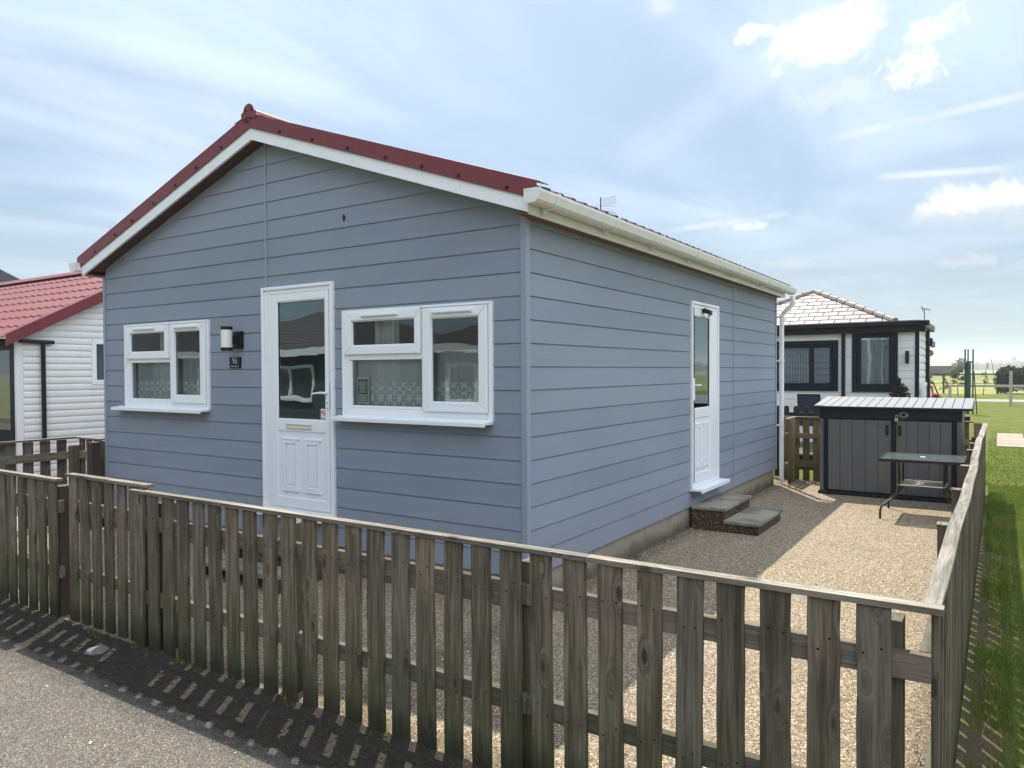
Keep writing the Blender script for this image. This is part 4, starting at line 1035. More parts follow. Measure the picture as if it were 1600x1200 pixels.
for k in range(9):
    a = k*.75; cx_, cz_ = 1.82+.045*math.cos(a), 1.165+.032*math.sin(a)
    ch.tube([(cx_+.012*math.cos(t), Y0-.022+(.004 if k % 2 else -.004), cz_+.012*math.sin(t)) for t in [i*.785 for i in range(9)]], .0028, 6)
tag(ch.build('chain', M_CHROME), 'short steel chain looped on the black header of the storage box', 'chain')

# ------------------------------------------------------------------ patio table
tb = thing('patio_table', (2.15, 5.62, 0), 'rectangular glass-topped patio table with curved black tubular legs', 'table')
tx0, tx1, ty0, ty1 = 1.70, 2.585, 5.20, 6.04
b = MB()
def rrect(x0, x1, y0, y1, r, z, n=5):
    out = []
    for cx, cy, a0 in ((x1-r, y1-r, 0), (x0+r, y1-r, 90), (x0+r, y0+r, 180), (x1-r, y0+r, 270)):
        for k in range(n+1): a = R(a0+90*k/n); out.append((cx+r*math.cos(a), cy+r*math.sin(a), z))
    return out
b.loft([rrect(tx0+.012, tx1-.012, ty0+.012, ty1-.012, .04, .712), rrect(tx0+.012, tx1-.012, ty0+.012, ty1-.012, .04, .722)]); b.build('table_top', M_TGLASS, tb, .001)
b = MB(); o_ = rrect(tx0, tx1, ty0, ty1, .05, 0); i_ = rrect(tx0+.022, tx1-.022, ty0+.022, ty1-.022, .035, 0); N = len(o_)
for k in range(N):
    k2 = (k+1) % N
    for z0_, z1_ in ((.690, .7195),):
        O1, O2, I1, I2 = o_[k], o_[k2], i_[k], i_[k2]
        b.face([(O1[0], O1[1], z0_), (O2[0], O2[1], z0_), (O2[0], O2[1], z1_), (O1[0], O1[1], z1_)]); b.face([(I1[0], I1[1], z0_), (I2[0], I2[1], z0_), (I2[0], I2[1], z1_), (I1[0], I1[1], z1_)])
        b.face([(O1[0], O1[1], z1_+.0045), (O2[0], O2[1], z1_+.0045), (I2[0], I2[1], z1_+.0045), (I1[0], I1[1], z1_+.0045)]); b.face([(O1[0], O1[1], z0_), (O2[0], O2[1], z0_), (I2[0], I2[1], z0_), (I1[0], I1[1], z0_)])
        b.face([(O1[0], O1[1], z1_), (O2[0], O2[1], z1_), (O2[0], O2[1], z1_+.0045), (O1[0], O1[1], z1_+.0045)])
b.build('top_frame', M_DARK, tb)
MB().lathe((2.14, 5.62, 0), [(.028, .7225), (.028, .728), (.014, .7285), (.014, .7225)], 18).build('parasol_grommet', M_PAPER, tb)
def leg(sx, sy):
    cx, cy = 2.1425, 5.62
    px_ = lambda t: cx+sx*t; py_ = lambda t: cy+sy*t
    pts = [(px_(.24), py_(.25), .70), (px_(.235), py_(.235), .52), (px_(.235), py_(.23), .36), (px_(.245), py_(.235), .31), (px_(.27), py_(.255), .27), (px_(.36), py_(.34), .19), (px_(.405), py_(.385), .145), (px_(.418), py_(.40), .10), (px_(.42), py_(.405), .0)]
    # smooth
    P = [Vector(q) for q in pts]; out = []
    for i in range(len(P)-1):
        p0, p1, p2, p3 = P[max(i-1, 0)], P[i], P[i+1], P[min(i+2, len(P)-1)]
        for k in range(4):
            t = k/4; out.append(.5*((2*p1)+(p2-p0)*t+(2*p0-5*p1+4*p2-p3)*t*t+(3*p1-p0-3*p2+p3)*t**3))
    out.append(P[-1]); MB().tube(out, .0125, 10).build('leg', M_DARK, tb, smooth=True)
for sx in (-1, 1):
    for sy in (-1, 1): leg(sx, sy)
sh = MB(); rp_ = [Vector(q)+Vector((0, 0, .40)) for q in rrect(1.89, 2.395, 5.375, 5.865, .04, 0)]; sh.tube(rp_+[rp_[0]], .008, 8)
for yy in (5.5, 5.62, 5.74): sh.tube([(1.895, yy, .40), (2.39, yy, .40)], .005, 6)
sh.lathe((2.14, 5.62, .39), [(.03, 0), (.03, .02)], 14); sh.build('shelf_ring', M_CHROME, tb, smooth=True)

def loose():
    b = MB()
    for k in range(3400):
        x = random.uniform(.0, 2.62); y = random.uniform(-1.85, 7.6)
        if random.random() < .35: x = random.choice((abs(random.gauss(0, .06)), 2.64-abs(random.gauss(0, .08))))
        s_ = random.uniform(.0025, .0065)
        a0 = random.uniform(0, 6)
        lo = [(x+s_*math.cos(a0+a*1.257), y+s_*math.sin(a0+a*1.257), -.001) for a in range(5)]
        hi = [(x+s_*.55*math.cos(a0+a*1.257), y+s_*.55*math.sin(a0+a*1.257), s_*1.1) for a in range(5)]
        b.loft([lo, hi], random.randrange(3))
    tag(b.build('loose_gravel', [mat('tan_pebble', base=(.5, .4, .28), rough=.7), mat('pale_pebble', base=(.7, .64, .52), rough=.7), mat('brown_pebble', base=(.2, .13, .085), rough=.7)], fix=False), kind='stuff', label='loose pebbles lying on the gravel yard')
    w = MB(); rdw = random.Random(11)
    spots = [(random.uniform(-6, 2.6), -1.975-abs(random.gauss(0, .02))) for k in range(46)]+[(2.62, random.uniform(-1.5, 6)) for k in range(14)]+[(.03, random.uniform(.2, 3.2)) for k in range(9)]
    for x, y in spots:
        for q in range(rdw.randrange(4, 13)):
            a = rdw.uniform(0, 6.28); L = rdw.uniform(.02, .075); d = Vector((math.cos(a)*.6, math.sin(a)*.35, 1)).normalized()*L; e = Vector((-math.sin(a), math.cos(a), 0))*.003
            p = Vector((x+rdw.uniform(-.02, .02), y+rdw.uniform(-.01, .01), -.008))
            w.face([p-e, p+e, p+d*.6+e*.8, p+d, p+d*.6-e*.8])
    tag(w.build('weeds', M_BLADE, fix=False), kind='stuff', label='small weed tufts at the foot of fences and wall')
loose()
rk = MB(); rk.lathe((-1.93, -2.13, -.01), [(.04, 0), (.08, .012), (.07, .028), (.04, .034)], 7)
tag(rk.build('stone', M_STONE, None, .01), 'pale flat stone lying at the foot of the raised fence panel', 'stone')
lt = MB()
for k in range(26):
    x = random.uniform(-5, 1.2); y = random.uniform(-4.3, -2.35); a = random.uniform(0, 6); s_ = random.uniform(.006, .018)
    lt.face([(x+s_*math.cos(a), y+s_*math.sin(a), -.006), (x-.5*s_*math.sin(a), y+.5*s_*math.cos(a), -.004), (x-s_*math.cos(a), y-s_*math.sin(a), -.007), (x+.5*s_*math.sin(a), y-.5*s_*math.cos(a), -.009)])
tag(lt.build('leaf_litter', M_LITTER, fix=False), kind='stuff', label='few small dry leaves and chips scattered on the asphalt')

# ------------------------------------------------------------------ aerial
ae = thing('tv_aerial', (-2.35, 6.0, 3.95), 'thin television aerial just showing above the roof edge', 'aerial')
ax_, ay_ = -2.33, 5.93
MB().tube([(ax_, ay_, 3.95), (ax_, ay_, 4.50)], .009, 8).build('mast', M_DARK, ae)
e = MB(); az_ = 4.32
e.tube([(ax_-.05, ay_-.06, az_-.0), (ax_+.06, ay_+.42, az_+.0)], .006, 6)
for k in range(5):
    z = 4.36+k*.028; e.tube([(ax_+.015, ay_+.0, z), (ax_+.27, ay_-.0, z+.022)], .0035, 6)
e.tube([(ax_-.09, ay_, 4.385), (ax_+.27, ay_, 4.33)], .0035, 6); e.build('elements', M_CHROME, ae)

# ------------------------------------------------------------------ left neighbour
ln = thing('neighbour_chalet', (-11.4, 2.55, 0), 'white-clad chalet with a faded red tile-effect roof left of the grey chalet', 'chalet')
NX, NY0, NY1, NRX = -8.5, .24, 4.86, -14.9
NT_ = .54; nez = 2.30; NRY = 2.55
win = (1.27, 1.95, 1.62, 2.30)
b = MB(); nl = lambda z: (NY0+max(0, (z-nez+.03))/NT_, NY1-max(0, (z-nez+.03))/NT_)
clad(b, lambda u, d, z: (NX-d, u, z), NY0+.09, NY1, .1, 38, .096, [win], nl, 3.5, back=.03, curve=True)
gw = b.build('gable_wall', M_WCLAD, ln)
MB().box((NX-.05, NY0-.0, .0), (NX+.012, NY0+.089, 2.28)).build('corner_post', M_WCLAD, ln, .004)
MB().box((NX-.03, .0+NY0, 0), (NX-.12, NY1, .1)).build('plinth', M_CONC, ln)
b = MB(); clad(b, lambda u, d, z: (u, NY0+d, z), NRX, NX-.72, .1, 23, .096, [], None, 2.25, curve=True); b.build('front_wall', M_WCLAD, ln)
w = MB(); w.box((NX-.70, NY0-.01, .75), (NX-.05, NY0+.05, 2.28)); wo = w.build('window', M_NAVY, ln, .004); pw = MB(); pw.face([(NX-.60, NY0-.013, 1.0), (NX-.15, NY0-.013, 1.0), (NX-.15, NY0-.013, 2.12), (NX-.60, NY0-.013, 2.12)]); pw.build('pane', mat('dark_reflecting_pane', base=(.05, .07, .08), rough=.03, spec=1), wo, fix=False)
w = MB(); Pn = lambda u, d, z: (NX-d, u, z); rect_ring(w, Pn, (win[0], win[2]), (win[1], win[3]), (win[0]+.07, win[2]+.07), (win[1]-.07, win[3]-.07), -.02, .03); wo = w.build('window', M_UPVC, ln, .004)
pw = MB(); pw.face([Pn(win[0]+.07, .0, win[2]+.07), Pn(win[1]-.07, .0, win[2]+.07), Pn(win[1]-.07, .0, win[3]-.07), Pn(win[0]+.07, 0, win[3]-.07)]); pw.build('pane', MATS['dark_reflecting_pane'], wo, fix=False)
rest = MB(); rest.box((NRX, NY0+.05, 0), (NX-.06, NY1, 2.2)); rest.build('core', M_INT, ln)
# tile-effect steel roof: stepped and ribbed
def tile_roof(parent, x0, x1, y_e, y_r, z_e, z_r, m_, steps, name='roof'):
    b = MB(); L = y_r-y_e; nx = int(abs(x1-x0)/.045); 
    for s_ in range(steps):
        t0, t1 = s_/steps, (s_+1)/steps
        ya, yb = y_e+L*t0, y_e+L*t1; za, zb = z_e+(z_r-z_e)*t0+.022, z_e+(z_r-z_e)*t1+.002
        prev = None
        for i in range(nx+1):
            x = x0+(x1-x0)*i/nx; ph = (i % 5); h = (0, .014, .022, .014, 0)[ph]
            cur = ((x, ya, za+h), (x, yb, zb+h), (x, ya, za+h-.022))
            if prev: b.face([prev[0], cur[0], cur[1], prev[1]]); b.face([prev[2], cur[2], cur[0], prev[0]])
            prev = cur
    return b.build(name, m_, parent, fix=False)
RZ = nez+.05+(NRY-NY0)*NT_
tile_roof(ln, NRX-.1, NX+.16, NY0-.16, NRY, nez-.02, RZ, M_PINK, 8)
tile_roof(ln, NX+.16, NRX-.1, NY1+.16, NRY, nez-.02, RZ, M_PINK, 8)
for sgn in (1, -1):
    ye = NRY-sgn*(NRY-NY0+.18)
    v = MB(); v.hexa([(NX+.135, ye, nez-.135), (NX+.165, ye, nez-.135), (NX+.165, NRY, RZ-.11), (NX+.135, NRY, RZ-.11), (NX+.135, ye, nez+.03), (NX+.165, ye, nez+.03), (NX+.165, NRY, RZ+.055), (NX+.135, NRY, RZ+.055)])
    v.hexa([(NX+.04, ye, nez+.025), (NX+.134, ye, nez+.025), (NX+.134, NRY, RZ+.05), (NX+.04, NRY, RZ+.05), (NX+.04, ye, nez+.032), (NX+.134, ye, nez+.032), (NX+.134, NRY, RZ+.057), (NX+.04, NRY, RZ+.057)])
    v.build('verge_flashing', M_RED, ln, .003)
b = MB(); pr = [(-.14, -.03), (-.07, .03), (0, .06), (.07, .03), (.14, -.03)]
b.loft([[(x, NRY+u, RZ+.03+w_) for u, w_ in pr] for x in (NRX-.1, NX+.17)]); b.build('ridge_cap', M_PINK, ln)
g_ = MB().tube([(NX+.05, NY0+.02, 2.245), (NX+.05, .72, 2.235)], .028, 10).box((NRX, NY0-.20, 2.20), (NX+.02, NY0-.10, 2.27)).build('gutter', M_BLACK, ln)
MB().tube([(NX+.05, .575, 2.22), (NX+.05, .575, .05)], .03, 12).build('downpipe', M_BLACK, ln)
pb = thing('planter_screen', (-8.9, -.1, 0), 'black boarded screen standing at the corner of the white chalet', 'screen')
MB().box((-9.6, -.25, 0), (-8.50, -.19, 1.19)).build('board', M_BLACK, pb, .004); MB().box((-9.62, -.27, 1.191), (-8.48, -.17, 1.215)).build('top_rail', M_CAPX, pb, .003)

# far yellow house
yh = thing('yellow_house', (-30, 12, 0), 'pale yellow house with a black roof peeping above the red roof at the far left', 'house')
MB().box((-36.6, 8.2, 0), (-26.8, 9.4, 4.25)).build('wall', M_YELL, yh)
b = MB(); b.face([(-36.6, 8.2, 4.25), (-26.8, 8.2, 4.25), (-31.7, 8.2, 5.78)]); b.build('gable', M_YELL, yh, fix=False)
for sgn in (1, -1):
    xe = -31.7+sgn*5.4
    b = MB(); b.hexa([(-31.7, 7.8, 5.93), (xe, 7.8, 4.21), (xe, 9.6, 4.21), (-31.7, 9.6, 5.93), (-31.7, 7.8, 6.15), (xe, 7.8, 4.43), (xe, 9.6, 4.43), (-31.7, 9.6, 6.15)]); b.build('roof', M_DRF, yh)
    b = MB(); b.hexa([(-31.7, 7.74, 5.81), (xe, 7.74, 4.09), (xe, 7.79, 4.09), (-31.7, 7.79, 5.81), (-31.7, 7.74, 5.97), (xe, 7.74, 4.25), (xe, 7.79, 4.25), (-31.7, 7.79, 5.97)]); b.build('bargeboard', M_UPVC, yh)

# ------------------------------------------------------------------ rear bungalow
rb = thing('rear_bungalow', (-.7, 14, 0), 'white-clad bungalow with navy window surrounds and pale hipped roof behind the storage box', 'bungalow')
RY = 12.0; RX0, RX1 = -3.2, 1.575; RZE = 2.62
WB1 = (-1.9, .11, 1.34, 2.40); WB2 = (.375, 1.215, 1.33, 2.58)
b = MB(); clad(b, lambda u, d, z: (u, RY+d, z), RX0, RX1-.06, .1, 17, .15, [WB1, WB2], None, RZE, groove=.012, gh=.012); b.build('front_wall', M_WCLAD, rb)
b = MB(); clad(b, lambda u, d, z: (RX1-d, u, z), RY+.06, 14.2, .1, 17, .15, [], None, RZE, curve=True); b.build('side_wall', M_WCLAD, rb)
MB().box((RX0, RY+.35, 0), (RX1-.35, 20, 2.4)).build('core', M_INT, rb); MB().box((RX0, RY+.03, 0), (RX1-.03, RY+.3, .1)).build('plinth', M_CONC, rb)
MB().box((RX1-.0595, RY-.012, 0), (RX1+.012, RY+.059, RZE)).build('corner_trim', M_NAVY, rb, .004)
MB().box((RX0, RY-.10, RZE-.10), (RX1+.13, RY-.015, RZE+.02)).build('fascia', M_BLACK, rb, .006)
MB().box((RX0, RY-.20, RZE+.021), (RX1+.20, RY-.06, RZE+.12)).build('gutter', M_BLACK, rb, .02)
MB().box((RX1+.05, RY-.2, RZE-.02), (RX1+.14, 14.2, RZE+.115)).build('side_gutter', M_BLACK, rb, .02)
MB().box((RX0, RY-.06, RZE+.121), (RX1+.05, 14.2, RZE+.135)).build('flat_roof', M_DRF, rb)
MB().tube([(.215, RY-.045, RZE+.05), (.215, RY-.045, 0.02)], .038, 12).build('downpipe', M_BLACK, rb)
MB().tube([(1.62, 13.6, RZE), (1.62, 13.6, .02)], .04, 12).build('downpipe', M_BLACK, rb)
def rwindow(W_, muls, gls):
    o = MB(); P = lambda u, d, z: (u, RY+d, z)
    rect_ring(o, P, (W_[0], W_[2]), (W_[1], W_[3]), (W_[0]+.085, W_[2]+.085), (W_[1]-.085, W_[3]-.085), -.03, .03)
    rect_ring(o, P, (W_[0]+.085, W_[2]+.085), (W_[1]-.085, W_[3]-.085), (W_[0]+.165, W_[2]+.165), (W_[1]-.165, W_[3]-.155), -.012, .05)
    for m0, m1 in muls: hx(o, P, m0, m1, -.013, .05, W_[2]+.166, W_[3]-.156)
    wo = o.build('window', M_NAVY, rb, .004)
    g_ = MB(); g_.face([P(W_[0]+.16, .02, W_[2]+.16), P(W_[1]-.16, .02, W_[2]+.16), P(W_[1]-.16, .02, W_[3]-.15), P(W_[0]+.16, .02, W_[3]-.15)]); g_.build('pane', M_GLASSR, wo, fix=False)
    c = MB(); c.box((W_[0]+.1, RY+.32, W_[2]), (W_[1]-.1, RY+.34, W_[3]))
    return wo
rwindow(WB1, ((-.46, -.37), (-1.2, -1.1)), None); rwindow(WB2, (), None)
def bcurtain(x0, x1, z0, z1, y, label, m_=M_CURT, name='curtain'):
    curtain(name, m_, x0, x1, z0, z1, y, .03, .12, label, 'curtain')
bcurtain(.50, 1.10, 1.45, 2.46, 12.10, 'white net curtain filling the tall navy-framed window of the rear bungalow')
bl = MB()
for k in range(11): bl.box((-1.02+k*.055, 12.09, 1.5), (-1.0+k*.055, 12.10, 2.12))
tag(bl.build('vertical_blind', M_PAPER), 'pale vertical blind in the wide navy-framed window of the rear bungalow', 'blind')
MB().box((-1.05, RY-.03, 2.0), (-.95, RY-.02, 2.01))
# hipped roof: tiles laid on planes
A = Vector((-.76, 14.0, 3.62)); A2 = Vector((-.76, 21, 3.62)); C1 = Vector((1.16, 12.0, 2.74)); C0 = Vector((-2.68, 12.0, 2.74)); C2 = Vector((1.16, 23, 2.74)); C3 = Vector((-2.68, 23, 2.74))
b = MB(); b.face([C0, C1, A], 1); b.face([C1, C2, A2, A], 1); b.face([C3, C0, A, A2], 1)
n = 9
nrm = (C1-C0).cross(A-C0).normalized()
for k in range(n):
    t0, t1 = k/n, (k+1)/n
    l0, r_0 = C0.lerp(A, t0), C1.lerp(A, t0); l1, r_1 = C0.lerp(A, t1-.012), C1.lerp(A, t1-.012)
    w = .30; off = (k % 2)*w/2; x = C0.x-w+off
    while x < C1.x:
        a0, a1 = max(x+.011, l0.x), min(x+w-.011, r_0.x); b0, b1 = max(x+.011, l1.x), min(x+w-.011, r_1.x)
        if a1-a0 > .02 and b1 >= b0:
            lift = nrm*.009; top = nrm*.004
            b.face([Vector((a0, l0.y, l0.z))+lift, Vector((a1, l0.y, l0.z))+lift, Vector((b1, l1.y, l1.z))+top, Vector((b0, l1.y, l1.z))+top], 0)
        x += w
b.build('roof', [M_TILE, M_TILEG], rb, fix=False)
rg_ = MB()
for c0 in (C0, C1):
    L = 9
    for k in range(L):
        p0, p1 = c0.lerp(A, k/L), c0.lerp(A, (k+.97)/L)
        rg_.tube([p0+Vector((0, 0, .01)), p1+Vector((0, 0, .01))], [.075, .062], 8)
rg_.tube([A, A2], .07, 8)
rg_.build('ridge_tiles', M_RIDGE, rb)
wl = thing('wall_lamp', (1.40, RY-.03, 2.0), 'slim black wall lamp near the right corner of the rear bungalow', 'lamp')
MB().box((1.37, RY-.03, 1.97), (1.40, RY-.001, 2.08)).build('back_plate', M_BLACK, wl); MB().lathe((1.385, RY-.075, 0), [(.035, 1.90), (.035, 2.15)], 14).build('tube', M_BLACK, wl)
sdh = thing('satellite_dish', (1.52, 15.0, 2.1), 'small grey satellite dish on the side of the rear bungalow', 'satellite dish')
d_ = MB().lathe((1.56, 15.0, 2.15), [(.01, 0), (.04, .01), (.075, .035), (.072, .04), (.04, .015)], 16).build('dish', M_RIDGE, sdh, loc=(1.56, 15.0, 2.15)); d_.rotation_euler = (R(80), 0, R(20)); MB().tube([(1.5, 15, 2.12), (1.56, 15.02, 2.14)], .012, 8).build('arm', M_DARK, sdh)
# rear extension that shows beyond the corner
rx = MB(); rx.box((1.0, 14.5, 0), (1.50, 15.6, 2.35)); rx.box((.9, 14.45, 2.351), (1.55, 15.7, 2.44)); 
rb2 = rx.build('rear_extension', [M_WCLAD], rb)
MB().box((1.3, 14.38, 2.33), (1.66, 14.449, 2.48)).box((1.5505, 14.45, 2.3), (1.63, 15.7, 2.44)).build('gutter', M_BLACK, rb, .02)
an = thing('tv_aerial', (1.48, 14.6, 2.7), 'small rooftop aerial on a pole at the right edge of the rear bungalow', 'aerial')
MB().tube([(1.48, 14.6, 2.4), (1.48, 14.6, 3.14)], .012, 8).build('mast', M_RIDGE, an)
e = MB(); e.tube([(1.42, 14.6, 3.17), (1.60, 14.6, 3.12)], .012, 6); e.tube([(1.43, 14.6, 3.22), (1.45, 14.6, 3.10)], .01, 6); e.tube([(1.54, 14.5, 3.14), (1.54, 14.7, 3.14)], .01, 6); e.build('elements', M_RIDGE, an)
# deck, chair, shrub, sacks
dk = MB().box((-2.2, 9.6, 0), (1.9, 11.9, .26)).build('timber_deck', M_WOODX); tag(dk, 'low timber deck in front of the rear bungalow, mostly hidden by fences', 'deck')
chd = thing('garden_chair', (-.12, 10.6, .26), 'dark blue mesh garden chair standing in front of the rear bungalow', 'chair')
cx0, cx1 = -.33, .07
b = MB(); n = 8
for k in range(n):
    t0, t1 = k/n, (k+1)/n
    f0 = lambda t: (10.42-.10*t, .72+.59*t)
    y0_, z0_ = f0(t0); y1_, z1_ = f0(t1)
    b.hexa([(cx0+.01, y0_, z0_), (cx1-.01, y0_, z0_), (cx1-.01, y0_+.012, z0_), (cx0+.01, y0_+.012, z0_), (cx0+.01, y1_, z1_), (cx1-.01, y1_, z1_), (cx1-.01, y1_+.012, z1_), (cx0+.01, y1_+.012, z1_)])
b.build('backrest', M_BLUE, chd); MB().box((cx0+.01, 10.44, .70), (cx1-.01, 10.88, .715)).build('seat', M_BLUE, chd)
fr_ = MB()
for x in (cx0, cx1): fr_.tube([(x, 10.32, 1.32), (x, 10.43, .71), (x, 10.48, .28)], .012, 8); fr_.tube([(x, 10.44, .9), (x, 10.86, .9), (x, 10.9, .28)], .012, 8)
fr_.tube([(cx0, 10.32, 1.32), (cx1, 10.32, 1.32)], .012, 8); fr_.build('frame', M_DARK, chd)

def leaf_cloud(mb, c, rad, n, size, rd, flat=1.0, shell=.45):
    for k in range(n):
        while True:
            v = Vector((rd.uniform(-1, 1), rd.uniform(-1, 1), rd.uniform(-1, 1)))
            if shell < v.length < 1: break
        p = Vector((c[0]+v.x*rad[0], c[1]+v.y*rad[1], c[2]+v.z*rad[2]))
        d = Vector((rd.gauss(0, 1), rd.gauss(0, 1), rd.gauss(0, 1)*flat+.3)).normalized(); e_ = d.cross(Vector((rd.gauss(0, 1), rd.gauss(0, 1), rd.gauss(0, 1)))).normalized()
        s_ = size*rd.uniform(.6, 1.4)
        mb.face([p-d*s_, p+e_*s_*.45, p+d*s_, p-e_*s_*.45])
rd = random.Random(3)
sh_ = thing('potted_conifer', (1.33, 11.55, .0), 'bushy dark conifer in a pot against the corner of the rear bungalow', 'shrub')
MB().lathe((1.30, 11.55, .0), [(.13, .26), (.17, .55), (.155, .55), (.12, .3)], 18).build('pot', M_TERRA, sh_)
b = MB()
for k in range(11):
    t = k/10; leaf_cloud(b, (1.30+rd.uniform(-.03, .03), 11.55, .62+.93*t), (.35*(1-t**1.6)+.04, .35*(1-t**1.6)+.04, .1), int(420*(1-t))+60, .035, rd, 1, .1)
b.build('foliage', M_CONIF, sh_, fix=False)
wc = MB(); 
for k in range(5): wc.lathe((1.66+.01*k, 12.25+.03*k, 0), [(.03, .95), (.075, 1.0+.02*k), (.06, 1.18), (.085, 1.3), (.05, 1.46), (.01, 1.52)], 9)
tag(wc.build('cloth_bundle', M_PAPER, smooth=True), 'white cloth bundle hanging at the right corner of the rear bungalow', 'cloth')
tag(MB().tube([(1.74, 12.2, 0), (1.74, 12.2, 1.6)], .03, 10).build('dark_pole', M_DARK), 'dark pole beside the white cloth at the rear bungalow corner', 'pole')

# ------------------------------------------------------------------ field beyond the lawn
mw = thing('ride_on_mower', (-.55, 42, 0), 'red ride-on mower parked on the path beside the rear bungalow', 'mower')
b = MB(); b.hexa([(-1.2, 41.5, .25), (.25, 41.5, .25), (.25, 42.5, .25), (-1.2, 42.5, .25), (-1.2, 41.55, .48), (.12, 41.55, .46), (.12, 42.45, .46), (-1.2, 42.45, .48)]); b.build('deck', M_REDP, mw, .05)
b = MB(); b.hexa([(-1.0, 41.6, .47), (-.1, 41.6, .47), (-.1, 42.3, .47), (-1.0, 42.3, .47), (-.85, 41.65, .95), (-.15, 41.65, .9), (-.15, 42.2, .9), (-.85, 42.2, .95)]); b.build('hood', M_REDP, mw, .06)
MB().tube([(.2, 41.6, .25), (-.08, 41.6, 1.0), (-.3, 41.6, 1.02)], .035, 8).build('handle', M_BLACK, mw)
for x in (-.9, .05):
    for y in (41.5, 42.45): MB().tube([(x, y-.05, .2), (x, y+.05, .2)], .2, 16).build('wheel', M_BLACK, mw)
cl = thing('closed_parasol', (1.86, 30, 0), 'closed dark green parasol with cap standing on the lawn among thin poles', 'parasol')
MB().lathe((1.86, 30, 0), [(.05, 0), (.085, .3), (.10, 1.3), (.095, 2.0), (.05, 2.08)], 14).build('canopy', M_GPAINT, cl); MB().tube([(1.86, 30, 2.08), (1.86, 30, 2.56)], .025, 8).build('pole', M_GPAINT, cl); MB().box((1.80, 29.95, 2.03), (2.0, 30.05, 2.09)).build('cap', M_BLACK, cl)
for x, nm, lab in ((1.765, 'thin_pole', 'thin dark pole touching the left of the closed green parasol'), (2.03, 'thin_pole', 'thin dark upright pole just right of the closed green parasol')):
    tag(MB().tube([(x, 29.9, 0), (x, 29.9, 2.56)], .028, 8).build(nm, M_GPAINT), lab, 'pole', 'thin poles on the lawn')
tag(MB().tube([(2.17, 29.9, 0), (2.06, 29.9, 1.7)], .02, 8).build('thin_pole', M_DARK), 'short dark pole leaning on the pole right of the closed parasol', 'pole', 'thin poles on the lawn')
rl_ = thing('rail_fence', (2.4, 40, 0), 'low pale timber rail fence on the lawn with one tall post', 'fence')
post(rl_, .76, 40.0, .92, .14, M_WPOST); MB().box((.70, 39.92, .86), (6.5, 40.08, .98)).build('rail', M_WPOST, rl_, .01); post(rl_, 3.36, 38.4, 1.68, .14, M_WPOST)
MB().hexa([(3.5, 39.8, .75), (6.4, 39.8, .25), (6.4, 39.86, .25), (3.5, 39.86, .75), (3.5, 39.8, .85), (6.4, 39.8, .35), (6.4, 39.86, .35), (3.5, 39.86, .85)]).build('brace', M_WPOST, rl_)
dfn = thing('field_fence', (2, 60, 0), 'dark brown post and rail fence at the edge of the far field', 'fence')
for x in (-6.5, -3.6, -.62, 2.8, 6.2, 9.5): post(dfn, x, 60, 1.42, .13, M_STAIN)
MB().box((-7, 59.9, 1.34), (10, 59.96, 1.44)).box((-7, 59.9, .7), (10, 59.94, .74)).build('rail', M_STAIN, dfn)
def sapling(x, y, h, r, n, label, lean=0, grp='young trees along the far fence'):
    t = thing('sapling', (x, y, 0), label, 'tree', grp)
    MB().tube([(x, y, 0), (x+lean*.5, y, h*.5), (x+lean, y, h)], [.03, .02, .008], 6).build('trunk', M_BARK, t)
    b = MB()
    for k in range(14):
        tt = .25+.7*rd.random(); a = rd.uniform(0, 6.28); L = r*(1.15-tt)*rd.uniform(.5, 1.2)
        leaf_cloud(b, (x+lean*tt+L*math.cos(a), y+L*math.sin(a), h*tt), (r*.3, r*.3, h*.07), n, .07, rd, 1, 0)
    b.build('crown', M_LEAFM, t, fix=False)
sapling(.62, 52, 1.95, .75, 55, 'leafy young tree just left of the closed parasol')
sapling(-.42, 57, 1.5, .3, 10, 'thin sapling beside the left post of the far field fence')
sapling(1.98, 55, 2.4, .28, 8, 'bare-topped sapling right of the closed parasol', .2)
sapling(-1.3, 56, 1.6, .3, 22, 'small sapling against the edge of the rear bungalow')
tag(MB().tube([(2.75, 57, 0), (2.42, 57, 2.45)], .022, 6).build('leaning_stake', M_BARK), 'long thin stake leaning over the left of the dark bush', 'stake')
bs = thing('dark_bush', (5.2, 60, 0), 'large dark green bush at the right edge beyond the rail fence', 'bush')
b = MB()
for k in range(26): leaf_cloud(b, (3.3+rd.random()*6.5, 61+rd.uniform(-1, 1), .5+rd.random()*1.0), (.8, .8, .6), 420, .13, rd, 1, 0)
b.build('foliage', M_LEAFD, bs, fix=False)
st_ = MB()
for x in (3.3, 4.7, 6.2): st_.tube([(x, 61, 0), (x+.2, 61, .9)], [.08, .04], 7)
st_.build('stem', M_BARK, bs)
# farm house and trees
fh = thing('farmhouse', (-12, 228, 0), 'distant farm building with a pale roof on the horizon', 'building')
MB().box((-26, 224, 0), (-7.6, 236, 2.6)).build('wall', M_BRICK, fh)
b = MB(); b.hexa([(-27, 223, 2.6), (-6.6, 223, 2.6), (-6.6, 237, 2.6), (-27, 237, 2.6), (-21, 229.5, 5.6), (-12.2, 229.5, 5.6), (-12.2, 230.5, 5.6), (-21, 230.5, 5.6)]); b.build('roof', M_FROOF, fh)
def bigtree(x, y, h, r, label, m_, n=500, nm='tree'):
    t = thing(nm, (x, y, 0), label, 'tree'); MB().tube([(x, y, 0), (x, y, h*.5)], [.25, .12], 8).build('trunk', M_BARK, t)
    b = MB()
    for k in range(9):
        a = rd.uniform(0, 6.28); q = rd.random(); leaf_cloud(b, (x+r*.5*math.cos(a), y+r*.5*math.sin(a), h*(.3+.55*q)), (r*.5, r*.5, h*.2), n//9, .28, rd, 1, 0)
    b.build('crown', m_, t, fix=False)
bigtree(-14.5, 216, 2.9, 2.6, 'round dark tree in front of the distant farm building', M_LEAFD, 900)
